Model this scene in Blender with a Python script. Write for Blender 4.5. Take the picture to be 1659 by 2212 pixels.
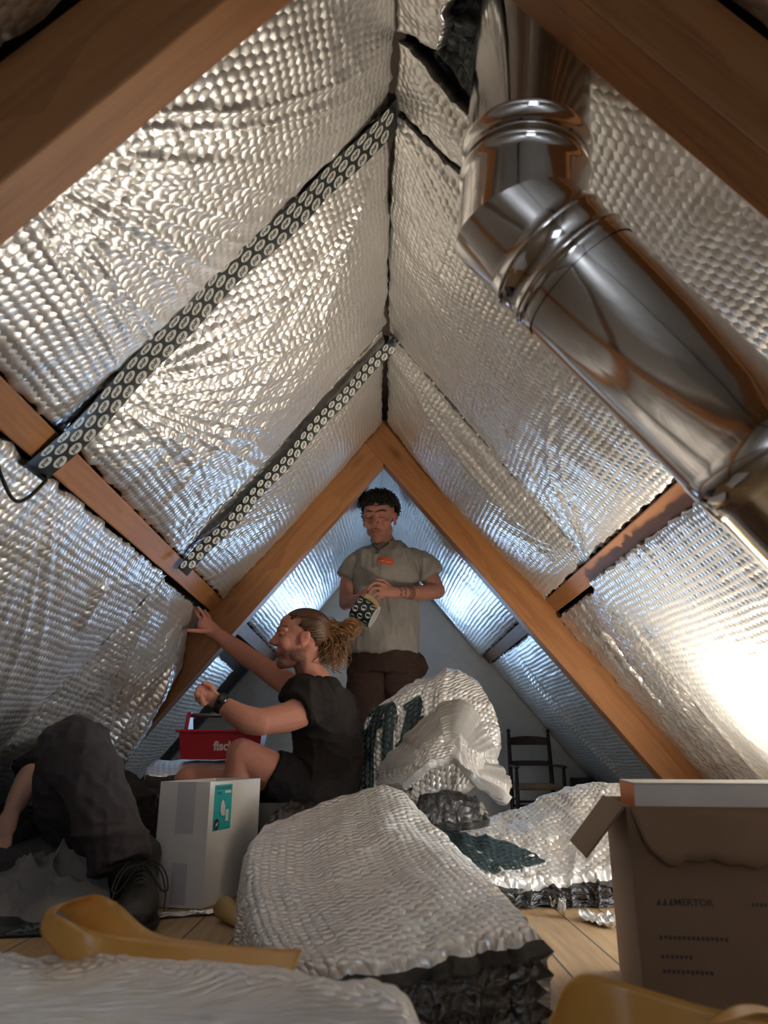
import bpy, bmesh, math, random
import numpy as np
from mathutils import Vector, Matrix, Quaternion
for _o in list(bpy.data.objects): bpy.data.objects.remove(_o)
SC = bpy.context.scene
COL = SC.collection
R = math.radians
# ------------------------------------------------------------------ camera
F = 1598.0; CX = 829.5; CY = 1106.0; PIT = R(18); YAW = R(0.7); H = .43
cam_data = bpy.data.cameras.new('camera')
cam_data.sensor_fit = 'VERTICAL'; cam_data.sensor_height = 36.0; cam_data.sensor_width = 27.0
cam_data.lens = F/2212*36.0
cam_data.clip_start = .02
cam_data.dof.use_dof = True; cam_data.dof.focus_distance = 3.2; cam_data.dof.aperture_fstop = 5.0
cam = bpy.data.objects.new('camera', cam_data); COL.objects.link(cam)
cam.location = (0, 0, H); cam.rotation_euler = (R(90)+PIT, 0, -YAW)
SC.camera = cam
# ------------------------------------------------------------------ world, light, exposure
w_ = bpy.data.worlds.new('world'); SC.world = w_; w_.use_nodes = True
w_.node_tree.nodes['Background'].inputs[0].default_value = (.55, .68, .9, 1)
w_.node_tree.nodes['Background'].inputs[1].default_value = .3
SC.view_settings.view_transform = 'Standard'; SC.view_settings.look = 'None'
SC.view_settings.gamma = 1; SC.view_settings.use_curve_mapping = False
SC.view_settings.exposure = 0.62
GABLE_WINDOW_POWER = 19.0      # emission of the lit gable window pane (W/m2 strength)
REAR_FILL_POWER = 3.0  # strength of the added rear window, fill light for the foreground
LAMP_POWER = 12.0
SKYLIGHT_POWER = 38.0
# ------------------------------------------------------------------ helpers
def ray(px, py):
    a = (px-CX)/F; b = (CY-py)/F
    x = a; y = math.cos(PIT)-b*math.sin(PIT); z = math.sin(PIT)+b*math.cos(PIT)
    c, s = math.cos(YAW), math.sin(YAW)
    return (x*c+y*s, -x*s+y*c, z)
def P(px, py, Y):
    d = ray(px, py); t = Y/d[1]
    return Vector((d[0]*t, Y, H+d[2]*t))
def G(px, py, z=0.0):
    d = ray(px, py); t = (z-H)/d[2]
    return Vector((d[0]*t, d[1]*t, z))
X0 = .04; ZR = 1.99; T = 1.213; TH = math.atan(T)
def SP(side, Y, w, off=0.0):
    return Vector((X0+side*w-side*math.sin(TH)*off, Y, ZR-T*w-math.cos(TH)*off))
def link(o, parent=None):
    COL.objects.link(o)
    if parent is not None:
        o.parent = parent
        if parent.matrix_basis != Matrix.Identity(4):
            o.matrix_parent_inverse = parent.matrix_basis.inverted()
    return o
def tag(o, label=None, cat=None, group=None, kind=None):
    if label: o['label'] = label
    if cat: o['category'] = cat
    if group: o['group'] = group
    if kind: o['kind'] = kind
    return o
def empty(name, loc=(0, 0, 0)):
    o = bpy.data.objects.new(name, None); o.empty_display_size = .05
    o.location = loc; COL.objects.link(o); return o
def mesh(name, V, Fc, mats, parent=None, uv=None, smooth=True, midx=None, mat_world=None):
    """V in world coords, linked as ONE object"""
    me = bpy.data.meshes.new(name)
    me.from_pydata([tuple(v) for v in V], [], [tuple(f) for f in Fc])
    for m in (mats if isinstance(mats, (list, tuple)) else [mats]): me.materials.append(m)
    if smooth: me.polygons.foreach_set('use_smooth', [True]*len(me.polygons))
    if midx is not None: me.polygons.foreach_set('material_index', list(midx))
    if uv is not None:
        l = me.uv_layers.new(name='UVMap')
        idx = np.empty(len(me.loops), dtype=np.int32); me.loops.foreach_get('vertex_index', idx)
        l.data.foreach_set('uv', np.asarray(uv, dtype=np.float32)[idx].ravel())
    me.update()
    o = bpy.data.objects.new(name, me)
    return link(o, parent)
def from_bm(name, bm, mats, parent=None, smooth=False):
    me = bpy.data.meshes.new(name); bm.to_mesh(me); bm.free()
    for m in (mats if isinstance(mats, (list, tuple)) else [mats]): me.materials.append(m)
    if smooth: me.polygons.foreach_set('use_smooth', [True]*len(me.polygons))
    return link(bpy.data.objects.new(name, me), parent)
def frame(dirv, up=(0, 0, 1)):
    x = Vector(dirv).normalized(); u = Vector(up)
    if abs(x.dot(u.normalized())) > .98: u = Vector((0, 1, 0))
    y = u.cross(x).normalized(); z = x.cross(y)
    return x, y, z
def tube_vf(pts, rad, n=12, cap=True, flat=1.0, up=(0, 0, 1)):
    pts = [Vector(p) for p in pts]; m = len(pts)
    rr = rad if isinstance(rad, (list, tuple)) else [rad]*m
    V = []; Fc = []; yprev = None
    for i, p in enumerate(pts):
        d = (pts[min(i+1, m-1)]-pts[max(i-1, 0)])
        if d.length < 1e-9: d = Vector((0, 0, 1))
        d.normalize()
        if yprev is None: _, y, z = frame(d, up)
        else:
            y = (yprev-d*yprev.dot(d))
            y = y.normalized() if y.length > 1e-6 else frame(d, up)[1]
            z = d.cross(y)
        yprev = y
        for k in range(n):
            a = 2*math.pi*k/n
            V.append(p+(y*math.cos(a)+z*math.sin(a)*flat)*rr[i])
    for i in range(m-1):
        for k in range(n):
            a = i*n+k; b = i*n+(k+1) % n
            Fc.append((a, b, b+n, a+n))
    if cap:
        Fc.append(tuple(range(n-1, -1, -1))); Fc.append(tuple((m-1)*n+k for k in range(n)))
    return V, Fc
def merge(parts):
    V = []; Fc = []
    for v, f in parts:
        o = len(V); V += list(v); Fc += [tuple(i+o for i in q) for q in f]
    return V, Fc
def box_vf(c, size, rot=None):
    c = Vector(c); sx, sy, sz = [s/2 for s in size]
    V = [Vector((x*sx, y*sy, z*sz)) for x in (-1, 1) for y in (-1, 1) for z in (-1, 1)]
    if rot is not None: V = [rot @ v for v in V]
    V = [v+c for v in V]
    return V, [(0, 1, 3, 2), (4, 6, 7, 5), (0, 4, 5, 1), (2, 3, 7, 6), (0, 2, 6, 4), (1, 5, 7, 3)]
def bevel(o, w=.004, seg=2):
    m = o.modifiers.new('bevel', 'BEVEL'); m.width = w; m.segments = seg; m.limit_method = 'ANGLE'
    return o
def spline(pts, n):
    """catmull-rom through points"""
    pts = [np.array(p, float) for p in pts]; m = len(pts); out = []
    for k in range(n):
        t = k/(n-1)*(m-1); i = min(int(t), m-2); f = t-i
        p0 = pts[max(i-1, 0)] if i > 0 else 2*pts[0]-pts[1]
        p3 = pts[i+2] if i+2 < m else 2*pts[m-1]-pts[m-2]
        p1, p2 = pts[i], pts[i+1]
        out.append(.5*((2*p1)+(-p0+p2)*f+(2*p0-5*p1+4*p2-p3)*f*f+(-p0+3*p1-3*p2+p3)*f**3))
    return out
def _hash(ix, iy, iz, s):
    h = (ix.astype(np.int64)*374761393+iy.astype(np.int64)*668265263+iz.astype(np.int64)*2147483647+s*974711) & 0xffffffff
    h = ((h ^ (h >> 13))*1274126177) & 0xffffffff
    h = (h ^ (h >> 16)) & 0xffffffff
    return h/4294967295.0*2-1
def vnoise(x, y, z=0.0, s=0):
    x, y, z = np.broadcast_arrays(np.asarray(x, float), np.asarray(y, float), np.asarray(z, float))
    ix, iy, iz = np.floor(x), np.floor(y), np.floor(z)
    fx, fy, fz = x-ix, y-iy, z-iz
    sx, sy, sz = [f*f*(3-2*f) for f in (fx, fy, fz)]
    r = 0
    for a in (0, 1):
        for b in (0, 1):
            for c in (0, 1):
                r = r+_hash(ix+a, iy+b, iz+c, s)*(sx if a else 1-sx)*(sy if b else 1-sy)*(sz if c else 1-sz)
    return r
def fbm(x, y, z=0.0, o=4, s=0):
    r = 0; a = 1; t = 0
    for k in range(o):
        r = r+a*vnoise(np.asarray(x)*2**k, np.asarray(y)*2**k, np.asarray(z)*2**k, s+k*7); t += a; a *= .5
    return r/t
def crumple(x, y, s=0, o=3):
    """sharp folded-foil height in 0..1"""
    r = 0; a = 1; t = 0
    for k in range(o):
        f = 2**k
        r = r+a*(1-np.abs(vnoise(np.asarray(x)*f, np.asarray(y)*f, 0, s+k*11)))**2; t += a; a *= .55
    return r/t
def grid_faces(nu, nv, o=0):
    return [(o+i*nv+j, o+(i+1)*nv+j, o+(i+1)*nv+j+1, o+i*nv+j+1) for i in range(nu-1) for j in range(nv-1)]
def slab(Pg, thick, flip=False, direction=None):
    """closed slab from grid Pg[nu,nv,3]; back face at normal*thick. returns V,F,vertex ids"""
    nu, nv, _ = Pg.shape
    if direction is None:
        du = np.gradient(Pg, axis=0); dv = np.gradient(Pg, axis=1)
        n = np.cross(du, dv); n /= (np.linalg.norm(n, axis=2, keepdims=True)+1e-9)
        if flip: n = -n
        B = Pg+n*np.asarray(thick)[..., None] if np.ndim(thick) else Pg+n*thick
    else: B = Pg+np.array(direction)*thick
    V = list(Pg.reshape(-1, 3))+list(B.reshape(-1, 3)); o = nu*nv
    Fc = [f for f in grid_faces(nu, nv)]
    Fb = [tuple(reversed(f)) for f in grid_faces(nu, nv, o)]
    rim = []
    for i in range(nu-1):
        rim.append((i*nv, o+i*nv, o+(i+1)*nv, (i+1)*nv)); a = i*nv+nv-1; b = a+nv
        rim.append((a, b, o+b, o+a))
    for j in range(nv-1):
        rim.append((j, j+1, o+j+1, o+j)); a = (nu-1)*nv+j
        rim.append((a, o+a, o+a+1, a+1))
    return V, Fc, Fb, rim
# ------------------------------------------------------------------ materials
class NT:
    def __init__(s, name):
        s.m = bpy.data.materials.new(name); s.m.use_nodes = True; s.t = s.m.node_tree; s.n = s.t.nodes; s.l = s.t.links
        s.b = s.n['Principled BSDF']
    def node(s, typ, **k):
        x = s.n.new(typ)
        for a, b in k.items(): setattr(x, a, b)
        return x
    def inp(s, x, i, v):
        if v is None: return
        if hasattr(v, 'is_output') or isinstance(v, bpy.types.NodeSocket): s.l.new(v, x.inputs[i])
        else: x.inputs[i].default_value = v
    def math(s, op, a, b=None, c=None, clamp=False):
        x = s.node('ShaderNodeMath', operation=op); x.use_clamp = clamp
        s.inp(x, 0, a); s.inp(x, 1, b); s.inp(x, 2, c); return x.outputs[0]
    def vmath(s, op, a, b=None, out=0):
        x = s.node('ShaderNodeVectorMath', operation=op); s.inp(x, 0, a); s.inp(x, 1, b); return x.outputs[out]
    def noise(s, vec, scale, detail=3, rough=.5, dist=0.0):
        x = s.node('ShaderNodeTexNoise'); s.inp(x, 'Vector', vec); x.inputs['Scale'].default_value = scale
        x.inputs['Detail'].default_value = detail; x.inputs['Roughness'].default_value = rough; x.inputs['Distortion'].default_value = dist
        return x.outputs['Fac']
    def ramp(s, fac, stops):
        x = s.node('ShaderNodeValToRGB'); e = x.color_ramp.elements
        e[0].position, e[0].color = stops[0][0], tuple(stops[0][1])+((1,) if len(stops[0][1]) == 3 else ())
        e[1].position, e[1].color = stops[-1][0], tuple(stops[-1][1])+((1,) if len(stops[-1][1]) == 3 else ())
        for p, c in stops[1:-1]:
            q = e.new(p); q.color = tuple(c)+((1,) if len(c) == 3 else ())
        s.inp(x, 0, fac); return x.outputs[0]
    def bump(s, h, strength, dist, normal=None):
        x = s.node('ShaderNodeBump'); x.inputs['Strength'].default_value = strength; x.inputs['Distance'].default_value = dist
        s.inp(x, 'Height', h)
        if normal is not None: s.l.new(normal, x.inputs['Normal'])
        return x.outputs[0]
    def mapping(s, vec, scale=(1, 1, 1), rot=(0, 0, 0)):
        x = s.node('ShaderNodeMapping'); s.inp(x, 'Vector', vec); x.inputs['Scale'].default_value = scale; x.inputs['Rotation'].default_value = rot
        return x.outputs[0]
    def mix(s, f, a, b):
        x = s.node('ShaderNodeMix', data_type='RGBA'); s.inp(x, 0, f); s.inp(x, 6, a); s.inp(x, 7, b); return x.outputs[2]
def c4(c): return tuple(c)+(1.0,)
def simple(name, col, rough=.6, metal=0.0, bumps=None, var=0.0, spec=.5, emit=None):
    t = NT(name); b = t.b
    b.inputs['Roughness'].default_value = rough; b.inputs['Metallic'].default_value = metal
    b.inputs['Specular IOR Level'].default_value = spec
    tc = t.node('ShaderNodeTexCoord').outputs['Object']
    if var > 0:
        n = t.noise(tc, 9, 4)
        t.l.new(t.ramp(n, [(.3, [c*(1-var) for c in col]), (.7, [min(1, c*(1+var)) for c in col])]), b.inputs['Base Color'])
    else: b.inputs['Base Color'].default_value = c4(col)
    if bumps:
        t.l.new(t.bump(t.noise(tc, bumps[0], 4), bumps[1], bumps[2]), b.inputs['Normal'])
    if emit:
        b.inputs['Emission Color'].default_value = c4(emit[0]); b.inputs['Emission Strength'].default_value = emit[1]
    return t.m
def foil_mat(name, col=(.80, .79, .77), rough=.37, metal=.75, pitch=.0195, bub=.34, crink=.18, print_col=None, row=2.3, rib=.2):
    t = NT(name); b = t.b
    uv = t.node('ShaderNodeTexCoord').outputs['UV']
    warp = t.node('ShaderNodeTexNoise'); warp.inputs['Scale'].default_value = 5; t.l.new(uv, warp.inputs['Vector'])
    wv = t.vmath('MULTIPLY', t.vmath('SUBTRACT', warp.outputs['Color'], (.5, .5, .5)), (.02, .02, 0))
    u2 = t.vmath('ADD', uv, wv)
    q = t.vmath('MULTIPLY', u2, (1/pitch, 1/(pitch*row), 0))
    def lattice(offv):
        f = t.vmath('FRACTION', t.vmath('ADD', q, offv))
        f = t.vmath('MULTIPLY', t.vmath('SUBTRACT', f, (.5, .5, 0)), (1, 1.732, 0))
        return t.vmath('LENGTH', f, out=1)
    d = t.math('MINIMUM', lattice((10, 10, 0)), lattice((10.5, 10.5, 0)))
    dome = t.math('SUBTRACT', 1.0, t.math('POWER', t.math('MULTIPLY', d, 1.9, clamp=True), 2.5))
    sep = t.node('ShaderNodeSeparateXYZ'); t.l.new(q, sep.inputs[0])
    dome = t.math('ADD', dome, t.math('MULTIPLY', t.math('COSINE', t.math('MULTIPLY', sep.outputs[1], 12.566)), rib))
    n1 = t.noise(uv, 38, 4, .6, 1.5)
    vor = t.node('ShaderNodeTexVoronoi', feature='DISTANCE_TO_EDGE'); vor.inputs['Scale'].default_value = 26
    t.l.new(t.vmath('ADD', uv, t.vmath('MULTIPLY', warp.outputs['Color'], (.08, .08, 0))), vor.inputs['Vector'])
    cr = t.math('MULTIPLY', t.math('MINIMUM', vor.outputs['Distance'], .25), 2.0)
    h2 = t.math('ADD', t.math('MULTIPLY', n1, .8), cr)
    nb = t.bump(dome, bub, pitch*.30)
    nn = t.bump(h2, crink, .006, nb)
    t.l.new(nn, b.inputs['Normal'])
    if print_col is None:
        b.inputs['Base Color'].default_value = c4(col)
    else:
        b.inputs['Base Color'].default_value = c4(print_col)
    b.inputs['Roughness'].default_value = rough; b.inputs['Metallic'].default_value = metal
    return t.m
FOIL = foil_mat('foil_bubble')
FOIL_SOFT = foil_mat('foil_bubble_film', col=(.88, .875, .86), rough=.30, metal=.45, bub=.62, crink=.4, pitch=.023, row=1.75, rib=.0)
FOIL_PRINT = foil_mat('foil_printed_dark', rough=.35, metal=.3, bub=.6, crink=.35, pitch=.023, row=1.75, rib=.0, print_col=(.035, .06, .062))
FOIL_CUT = foil_mat('foil_cut_edge', col=(.18, .175, .17), rough=.35, metal=.7, bub=.3, crink=1.0)
FOIL_CRUMPLED = foil_mat('foil_crumpled', bub=.15, crink=1.0, rough=.25)
FOIL_DARK = foil_mat('foil_dark_membrane', col=(.03, .04, .045), rough=.22, metal=.1, bub=0.0, crink=.8)
def wood_mat(name, ca, cb, scale=1.0, rough=.55, knot=.35):
    t = NT(name); b = t.b
    tc = t.node('ShaderNodeTexCoord').outputs['Object']
    vor = t.node('ShaderNodeTexVoronoi'); vor.inputs['Scale'].default_value = 1.0
    t.l.new(t.mapping(tc, (2.6*scale, 9*scale, 7*scale)), vor.inputs['Vector'])
    kd = vor.outputs['Distance']
    knotm = t.math('SUBTRACT', 1.0, t.math('MULTIPLY', kd, 6.0, clamp=True))
    st = t.mapping(tc, (1.3*scale, 22*scale, 16*scale))
    g = t.noise(t.vmath('ADD', st, t.vmath('MULTIPLY', vor.outputs['Color'], (0, .4, .4))), 1.6, 5, .55, .8)
    fine = t.noise(t.mapping(tc, (4, 160, 120)), 1.0, 2)
    g2 = t.math('ADD', t.math('MULTIPLY', g, .8), t.math('MULTIPLY', fine, .2))
    base = t.ramp(g2, [(.3, cb), (.55, ca), (.75, [min(1, c*1.18) for c in ca])])
    base = t.mix(t.math('MULTIPLY', knotm, knot*2, clamp=True), base, c4([c*.25 for c in cb]))
    t.l.new(base, b.inputs['Base Color']); b.inputs['Roughness'].default_value = rough
    t.l.new(t.bump(g2, .25, .003), b.inputs['Normal'])
    return t.m
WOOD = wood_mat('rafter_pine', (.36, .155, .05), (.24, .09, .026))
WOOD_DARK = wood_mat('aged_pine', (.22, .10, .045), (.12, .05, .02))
PLASTER_T = NT('gable_plaster')
def _pl(t, col, col2):
    tc = t.node('ShaderNodeTexCoord').outputs['Object']
    n = t.noise(tc, 2.2, 5, .6, .6); s = t.noise(tc, 60, 3)
    t.l.new(t.ramp(n, [(.35, col2), (.6, col)]), t.b.inputs['Base Color'])
    t.l.new(t.bump(t.math('ADD', t.math('MULTIPLY', n, 2.0), s), .4, .01), t.b.inputs['Normal'])
    t.b.inputs['Roughness'].default_value = .85
    return t.m
PLASTER = _pl(PLASTER_T, (.80, .80, .78), (.60, .61, .60))
ROOFDARK = simple('roof_boards_dark', (.045, .032, .024), .8, bumps=(20, .5, .01))
def floor_mat():
    t = NT('floor_boards'); b = t.b
    tc = t.node('ShaderNodeTexCoord').outputs['Object']
    sx = t.node('ShaderNodeSeparateXYZ'); t.l.new(tc, sx.inputs[0])
    bx = t.math('DIVIDE', t.math('ADD', sx.outputs[0], 10.0-.0255), .1235)
    fr = t.math('FRACT', bx); idn = t.math('FLOOR', bx)
    gap = t.math('LESS_THAN', t.math('MINIMUM', fr, t.math('SUBTRACT', 1.0, fr)), .018)
    cmb = t.node('ShaderNodeCombineXYZ'); t.l.new(t.math('MULTIPLY', sx.outputs[0], 14), cmb.inputs[0])
    t.l.new(t.math('MULTIPLY', sx.outputs[1], 1.1), cmb.inputs[1]); t.l.new(t.math('MULTIPLY', idn, 3.7), cmb.inputs[2])
    g = t.noise(cmb.outputs[0], 2.2, 5, .6, 1.2)
    wn = t.node('ShaderNodeTexWhiteNoise', noise_dimensions='1D'); t.l.new(idn, wn.inputs['W'])
    col = t.ramp(g, [(.3, (.30, .19, .095)), (.6, (.44, .30, .155)), (.8, (.50, .36, .20))])
    col = t.mix(t.math('MULTIPLY', wn.outputs[0], .25), col, c4((.28, .19, .11)))
    col = t.mix(gap, col, c4((.02, .014, .01)))
    t.l.new(col, b.inputs['Base Color']); b.inputs['Roughness'].default_value = .5
    h = t.math('SUBTRACT', t.math('MULTIPLY', g, .25), gap)
    t.l.new(t.bump(h, .6, .004), b.inputs['Normal'])
    return t.m
FLOORM = floor_mat()
STEEL_T = NT('stainless_flue')
STEEL_T.b.inputs['Base Color'].default_value = (.66, .64, .62, 1); STEEL_T.b.inputs['Metallic'].default_value = 1
STEEL_T.b.inputs['Roughness'].default_value = .1
STEEL_T.l.new(STEEL_T.bump(STEEL_T.noise(STEEL_T.mapping(STEEL_T.node('ShaderNodeTexCoord').outputs['Object'], (3, 3, 3)), 2.0, 2), .12, .02), STEEL_T.b.inputs['Normal'])
STEEL = STEEL_T.m
TAPE_BLACK = simple('tape_dark_print', (.012, .02, .022), .35)
TAPE_WHITE = simple('tape_white_print', (.62, .62, .58), .4)
BLACK = simple('black_matte', (.015, .014, .013), .8, bumps=(60, .3, .002))
WHITE = simple('white_board', (.68, .67, .66), .6, var=.04)
CARD = simple('brown_cardboard', (.21, .13, .078), .75, var=.06)
LINER = simple('tan_tape_liner', (.70, .37, .085), .3, var=.08)
INK = simple('dark_ink', (.05, .04, .04), .7)
# ------------------------------------------------------------------ text
_tc = {}
def text_vf(s, bold=0.0):
    """flat triangulated glyphs of a string, normalised so cap height is 1; returns verts(N,2), faces"""
    k = (s, bold)
    if k in _tc: return _tc[k]
    cu = bpy.data.curves.new('t', 'FONT'); cu.body = s; cu.offset = bold; cu.resolution_u = 3; cu.fill_mode = 'FRONT'
    o = bpy.data.objects.new('t', cu); COL.objects.link(o)
    dg = bpy.context.evaluated_depsgraph_get(); dg.update()
    me = o.evaluated_get(dg).to_mesh()
    V = np.array([v.co[:2] for v in me.vertices]) if len(me.vertices) else np.zeros((0, 2))
    Fc = [tuple(p.vertices) for p in me.polygons]
    o.evaluated_get(dg).to_mesh_clear()
    bpy.data.objects.remove(o); bpy.data.curves.remove(cu)
    V = V-np.array([(V[:, 0].min()+V[:, 0].max())/2, (V[:, 1].min()+V[:, 1].max())/2])
    V = V/0.73
    _tc[k] = (V, Fc); return _tc[k]
# ------------------------------------------------------------------ setting
YB, YF = -2.3, 5.35; WMAX = (ZR)/T
def quadobj(name, V, mat, kind='structure'):
    o = mesh(name, V, [tuple(range(len(V)))], mat, smooth=False); o['kind'] = kind; return o
V, Fc = box_vf((X0, (YB+YF)/2, -.03), (2*WMAX+.6, YF-YB+.5, .06))
fl = mesh('floor', V, Fc, FLOORM, smooth=False); fl['kind'] = 'structure'
RO = -.10   # roof boards lie outside the insulation
for side, nm in ((-1, 'ceiling_left'), (1, 'ceiling_right')):
    a = [SP(side, YB-.15, -.09, RO), SP(side, YF+.15, -.09, RO), SP(side, YF+.15, WMAX+.08, RO), SP(side, YB-.15, WMAX+.08, RO)]
    n = Vector((side*math.sin(TH), 0, math.cos(TH)))*.05
    V = a+[p+n for p in a]
    o = mesh(nm, V, [(0, 1, 2, 3), (7, 6, 5, 4), (0, 4, 5, 1), (1, 5, 6, 2), (2, 6, 7, 3), (3, 7, 4, 0)], ROOFDARK, smooth=False); o['kind'] = 'structure'
def gable(name, y0, y1, win):
    """gable wall with a window hole, as one mesh"""
    x1, x2, z1, z2 = win; V = []; Fc = []
    def xw(z): return (ZR+.12-z)/T
    def quad(a, b, c, d):
        o = len(V)
        for p in (a, b, c, d): V.append((p[0], y0, p[1]))
        for p in (a, b, c, d): V.append((p[0], y1, p[1]))
        Fc.extend([(o, o+1, o+2, o+3), (o+7, o+6, o+5, o+4), (o, o+4, o+5, o+1), (o+1, o+5, o+6, o+2), (o+2, o+6, o+7, o+3), (o+3, o+7, o+4, o)])
    zt = ZR+.12
    quad((X0-xw(0), 0), (x1, 0), (x1, z1), (X0-xw(z1), z1))
    quad((x2, 0), (X0+xw(0), 0), (X0+xw(z1), z1), (x2, z1))
    quad((x1, 0), (x2, 0), (x2, z1), (x1, z1))
    quad((X0-xw(z1), z1), (x1, z1), (x1, z2), (X0-xw(z2), z2))
    quad((x2, z1), (X0+xw(z1), z1), (X0+xw(z2), z2), (x2, z2))
    quad((X0-xw(z2), z2), (X0+xw(z2), z2), (X0+.001, zt), (X0-.001, zt))
    o = mesh(name, V, Fc, PLASTER, smooth=False); o['kind'] = 'structure'; return o
WIN1 = (-.13, .16, .50, 1.12)
gable('wall_front', YF, YF+.14, WIN1)
WIN2 = (-.38, .42, .62, 1.42)
gable('wall_back', YB-.14, YB, WIN2)
FRAME_W = simple('window_paint', (.55, .55, .53), .4)
def window(name, win, yc, pane_mat):
    x1, x2, z1, z2 = win; f = .035
    parts = [box_vf(((x1+x2)/2, yc, z1+f/2), (x2-x1, .05, f)), box_vf(((x1+x2)/2, yc, z2-f/2), (x2-x1, .05, f)),
             box_vf((x1+f/2, yc, (z1+z2)/2), (f, .05, z2-z1-2*f)), box_vf((x2-f/2, yc, (z1+z2)/2), (f, .05, z2-z1-2*f)),
             box_vf(((x1+x2)/2, yc, (z1+z2)/2), (f*.6, .04, z2-z1-2*f))]
    V, Fc = merge(parts)
    o = mesh(name, V, Fc, FRAME_W, smooth=False); o['kind'] = 'structure'
    V, Fc = box_vf(((x1+x2)/2, yc, (z1+z2)/2), (x2-x1-.02, .008, z2-z1-.02))
    mesh('window_pane', V, Fc, pane_mat, o, smooth=False)
window('window_1', WIN1, YF+.05, simple('daylight_pane_gable', (.5, .6, .7), .2, emit=((.40, .64, 1.0), GABLE_WINDOW_POWER)))
window('fill_window_2', WIN2, YB-.05, simple('fill_light_pane_rear', (.5, .6, .7), .2, emit=((.80, .88, 1.0), REAR_FILL_POWER)))  # unseen window added behind the camera to brighten the foreground
def skylight(name, side, y0, y1, w0, w1, mat):
    f = .04; parts = []
    def bar(ya, yb, wa, wb, o0, o1):
        V = [SP(side, y, w, o) for y in (ya, yb) for w in (wa, wb) for o in (o0, o1)]
        return V, [(0, 1, 3, 2), (4, 6, 7, 5), (0, 4, 5, 1), (2, 3, 7, 6), (0, 2, 6, 4), (1, 5, 7, 3)]
    V, Fc = merge([bar(y0, y1, w0, w0+f*.6, .0, .085), bar(y0, y1, w1-f*.6, w1, .0, .085), bar(y0, y0+f, w0+f*.6, w1-f*.6, .0, .085), bar(y1-f, y1, w0+f*.6, w1-f*.6, .0, .085)])
    o = mesh(name, V, Fc, FRAME_W, smooth=False); o['kind'] = 'structure'
    V, Fc = bar(y0+f, y1-f, w0+f*.6, w1-f*.6, .066, .072)
    mesh('window_pane', V, Fc, mat, o, smooth=False)
skylight('window_3', 1, 1.50, 2.10, 1.17, 1.50, simple('daylight_pane_roof', (.5, .6, .7), .2, emit=((.80, .90, 1.0), SKYLIGHT_POWER)))
# ------------------------------------------------------------------ timber
def prism(name, poly, y0, y1, ang, mat, label=None, cat='beam', group=None):
    """poly in world xz, extruded in Y; the object's local X runs along the timber"""
    o3 = Vector((poly[0][0], y0, poly[0][1]))
    M = Matrix.Translation(o3) @ Matrix.Rotation(ang, 4, 'Y'); Mi = M.inverted()
    n = len(poly)
    V = [Mi @ Vector((x, y0, z)) for x, z in poly]+[Mi @ Vector((x, y1, z)) for x, z in poly]
    Fc = [tuple(range(n)), tuple(reversed(range(n, 2*n)))]+[(i, i+n, (i+1) % n+n, (i+1) % n) for i in range(n)]
    o = mesh(name, V, Fc, mat, smooth=False); o.matrix_world = M
    bm = bmesh.new(); bm.from_mesh(o.data); bmesh.ops.recalc_face_normals(bm, faces=bm.faces); bm.to_mesh(o.data); bm.free()
    bevel(o, .004)
    return tag(o, label, cat, group)
DEP = .153
def xz(side, w, off):
    p = SP(side, 0, w, off); return (p.x, p.z)
wi = ZR/T-DEP/math.cos(TH)/T
def truss(y0, y1, lab_l, lab_r, grp):
    ap_in = (X0, ZR-DEP/math.cos(TH)); dx = DEP/math.cos(TH)/(2*T); cross = (X0-dx, ZR-T*dx)
    prism('rafter', [(X0, ZR), (X0+ZR/T-.02, .02), (X0+wi-.02, .02), ap_in, cross], y0, y1, TH, WOOD, lab_r, 'rafter', None)
    prism('rafter', [cross, ap_in, (X0-wi+.02, .02), (X0-ZR/T+.02, .02)], y0, y1, -TH, WOOD, lab_l, 'rafter', None)
truss(3.30, 3.38, 'orange pine rafter sloping down left behind the reaching seated man', 'orange pine rafter sloping down right behind the brown cardboard box', 0)
truss(.77, .85, 'blurred near pine rafter crossing the top left corner', 'blurred near pine rafter crossing the top right corner', 0)
def lbeam(name, side, w0, w1, off0, off1, y0, y1, mat, label):
    M = Matrix.Translation(SP(side, y0, (w0+w1)/2, (off0+off1)/2)) @ Matrix.Rotation(R(90), 4, 'Z') @ Matrix.Rotation(side*TH, 4, 'X')
    L = y1-y0; a = (w1-w0)/math.cos(TH)
    V, Fc = box_vf((L/2, 0, 0), (L, a, off1-off0))
    o = mesh(name, V, Fc, mat, smooth=False); o.matrix_world = M; bevel(o, .004)
    return tag(o, label, 'purlin')
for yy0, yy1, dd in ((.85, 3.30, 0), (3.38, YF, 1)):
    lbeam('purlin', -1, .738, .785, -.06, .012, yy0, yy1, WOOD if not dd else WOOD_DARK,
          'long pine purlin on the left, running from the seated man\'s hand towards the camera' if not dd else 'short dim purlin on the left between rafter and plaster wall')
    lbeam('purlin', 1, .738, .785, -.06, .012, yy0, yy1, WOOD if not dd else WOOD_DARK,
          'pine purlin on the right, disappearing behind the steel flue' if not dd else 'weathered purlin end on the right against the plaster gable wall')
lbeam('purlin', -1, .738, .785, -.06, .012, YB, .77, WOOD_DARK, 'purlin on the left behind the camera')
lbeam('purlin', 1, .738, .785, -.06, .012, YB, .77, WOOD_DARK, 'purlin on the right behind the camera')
V, Fc = box_vf((X0, (YB+YF)/2, ZR+.025), (.05, YF-YB, .08))
tag(mesh('ridge_board', V, Fc, ROOFDARK, smooth=False), 'dark ridge board at the roof peak, seen in the gap above the rafters', 'beam')
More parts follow.
